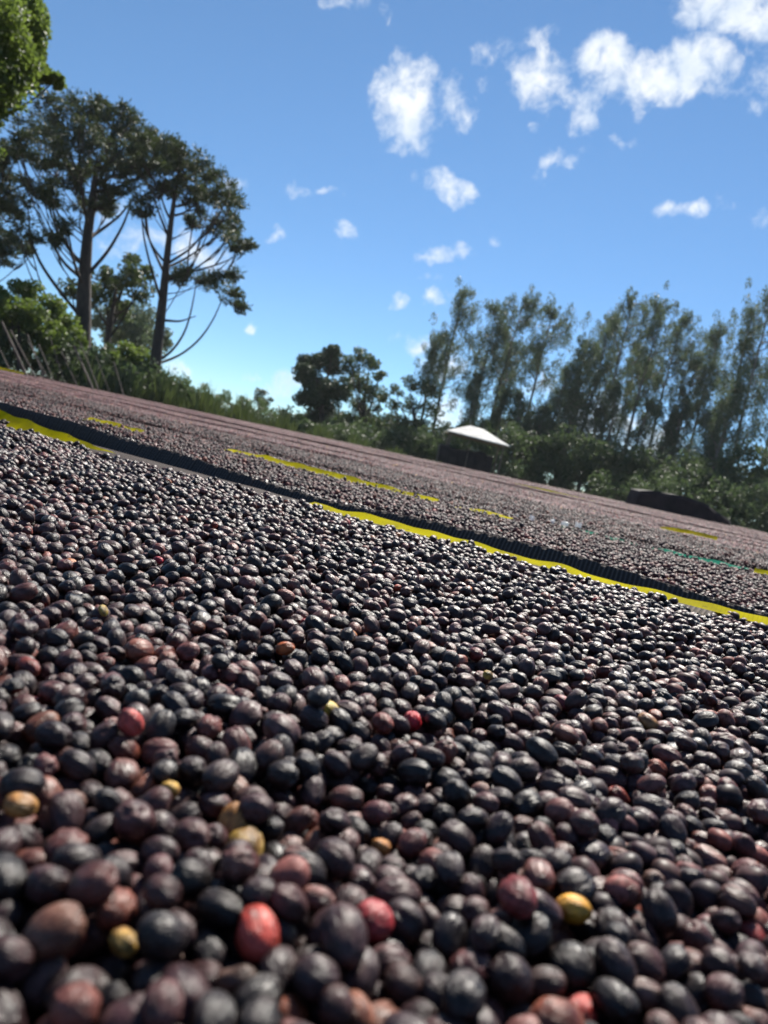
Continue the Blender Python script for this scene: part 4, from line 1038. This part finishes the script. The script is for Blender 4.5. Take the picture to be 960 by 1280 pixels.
# shelter with a white roof
def shelter():
    D = 38; c = at(592, 552, D); c[2] = 0; ax = _r0.copy(); dep = np.array([_fw[0], _fw[1], 0]); dep /= np.linalg.norm(dep)
    root = empty('shelter', c); setp(root, 'small open shelter with a low white pitched roof under the gums', 'shelter')
    ez = at(592, 545, D)[2]; pz = at(591, 530, D)[2]; zl = at(555, 538, D)[2]; zr = at(632, 550, D)[2]
    wl, wr = 37*D/F_PX, 41*D/F_PX
    def pt(a, d_, z): return ax*a + dep*d_ + np.array([0, 0, z])
    V = [pt(-wl, -1.1, zl), pt(wr, -1.1, zl-.12), pt(wr, 1.1, zl-.12), pt(-wl, 1.1, zl), pt(-.35, 0, pz-.1), pt(.35, 0, pz-.14)]
    gg = Geo(); F4 = [[0, 1, 5, 4], [2, 3, 4, 5]]; F3 = [[3, 0, 4], [1, 2, 5]]
    V = np.array(V); Vb = V - [0, 0, .05]
    gg.add(np.vstack([V, Vb]), F4 + [[a+6 for a in f[::-1]] for f in F4] + [[0, 6, 7, 1], [1, 7, 8, 2], [2, 8, 9, 3], [3, 9, 6, 0]]); gg.add(np.vstack([V, Vb]), F3 + [[a+6 for a in f[::-1]] for f in F3])
    obj('roof', gg.mesh('roof', M_ROOF, False), root)
    for a in (-wl+.25, wr-.25):
        for d_ in (-.95, .95):
            gg = Geo(); p = pt(a, d_, 0); gg.tube([p, p+[0, 0, zl-.16]], [.05, .045], 7); obj('post', gg.mesh('post', M_WOOD), root)
    for d_ in (-.95, .95):
        gg = Geo(); gg.tube([pt(-wl+.1, d_, zl-.09), pt(wr-.1, d_, zl-.19)], [.04, .04], 6); obj('beam', gg.mesh('beam', M_WOOD), root)
    # dark covered stack below it
    s = empty('covered_stack', c - dep*.4); setp(s, 'dark covered stack standing under the white-roofed shelter', 'stack')
    zt = at(580, 562, D)[2]; gg = Geo(); nn = 26
    xs = np.linspace(-wl-.15, 24*D/F_PX, nn); ring = []
    for x_ in xs:
        f = .05*math.sin(x_*5)+.03*math.sin(x_*13); top = zt + .05*math.sin(x_*2.2) - .12*(x_ > .6)
        ring.append([pt(x_, -1.0+f, 0), pt(x_, -.98+f*.6, top*.6), pt(x_, -.9+f*.3, top-.05), pt(x_, -.7, top), pt(x_, .7, top), pt(x_, .95-f, top-.1), pt(x_, 1.0, 0)])
    ring = np.array(ring); m_ = 7; i = (np.arange(nn-1)[:, None]*m_ + np.arange(m_-1)[None]).ravel()
    gg.add(ring.reshape(-1, 3), np.stack([i, i+m_, i+m_+1, i+1], 1))
    e0 = list(range(m_)); e1 = [(nn-1)*m_+j for j in range(m_)][::-1]
    gg.add(ring.reshape(-1, 3), [e0, e1])
    obj('tarpaulin', gg.mesh('tarpaulin', M_TARP, False), s)
    g2 = Geo(); g2.box(pt(-.3, -1.08, zt*.55), (.04, .04, zt*1.02), YAW); obj('upright', g2.mesh('upright', M_WOOD, False), s)
shelter()
def covered_heap():
    D = 24; g = np.random.default_rng(9); c = at(850, 640, D); c[2] = 0
    dep = np.array([_fw[0], _fw[1], 0]); dep /= np.linalg.norm(dep); k = D/F_PX
    prof = [(790, 622), (794, 612), (815, 613), (835, 617), (855, 621), (872, 627), (888, 637), (902, 648), (912, 660)]
    V = []; n2 = 14; P = np.array([at(a, b, D) for a, b in prof]); t_ = np.linspace(0, len(P)-1, 60); Pp = np.stack([np.interp(t_, np.arange(len(P)), P[:, i]) for i in range(3)], 1)
    for j, p in enumerate(Pp):
        fold = .03*math.sin(j*.35)+.012*math.sin(j*.9)
        for q in range(n2):
            u = q/(n2-1); ang = math.pi*u; z = p[2]*(0, .6, .93, 1, 1, 1, 1, 1, 1, 1, 1, .93, .6, 0)[q]; d_ = (-.62, -.58, -.50, -.42, -.3, -.2, -.1, .1, .2, .3, .4, .5, .58, .62)[q] + fold*(1 if q < 4 else .3)
            V.append([p[0]+dep[0]*d_, p[1]+dep[1]*d_, max(z, 0) + .012*math.sin(j*.5+q*.4)*(0 < u < 1)])
    V = np.array(V) - c; i = (np.arange(59)[:, None]*n2 + np.arange(n2-1)[None]).ravel()
    gg = Geo(); gg.add(V, np.stack([i, i+n2, i+n2+1, i+1], 1)); gg.add(V, [list(range(n2)), list(range(59*n2, 60*n2))[::-1]])
    o = obj('covered_heap', gg.mesh('covered_heap', M_TARP, False), None, c); setp(o, 'low dark sheet-covered heap sloping down to the right before the trees', 'covered heap')
covered_heap()
# added thin volume that imitates veiling lens glare over the trees
def glare_veil():
    g = Geo(); g.box((-10, 38, 12.5), (260, 180, 27)); m = bpy.data.materials.new('glare_veil'); m.use_nodes = True
    t = m.node_tree; t.nodes.clear(); v = t.nodes.new('ShaderNodeVolumePrincipled'); o_ = t.nodes.new('ShaderNodeOutputMaterial')
    v.inputs['Color'].default_value = (.9, .95, 1, 1); v.inputs['Density'].default_value = .0002; v.inputs['Anisotropy'].default_value = .3
    t.links.new(v.outputs[0], o_.inputs['Volume'])
    o = obj('glare_veil', g.mesh('glare_veil', m, False)); o['kind'] = 'stuff'
glare_veil()
print('tris', sum(sum(len(p.vertices)-2 for p in m.polygons) if len(m.polygons) < 3000 else len(m.loops)-2*len(m.polygons) for m in bpy.data.meshes))
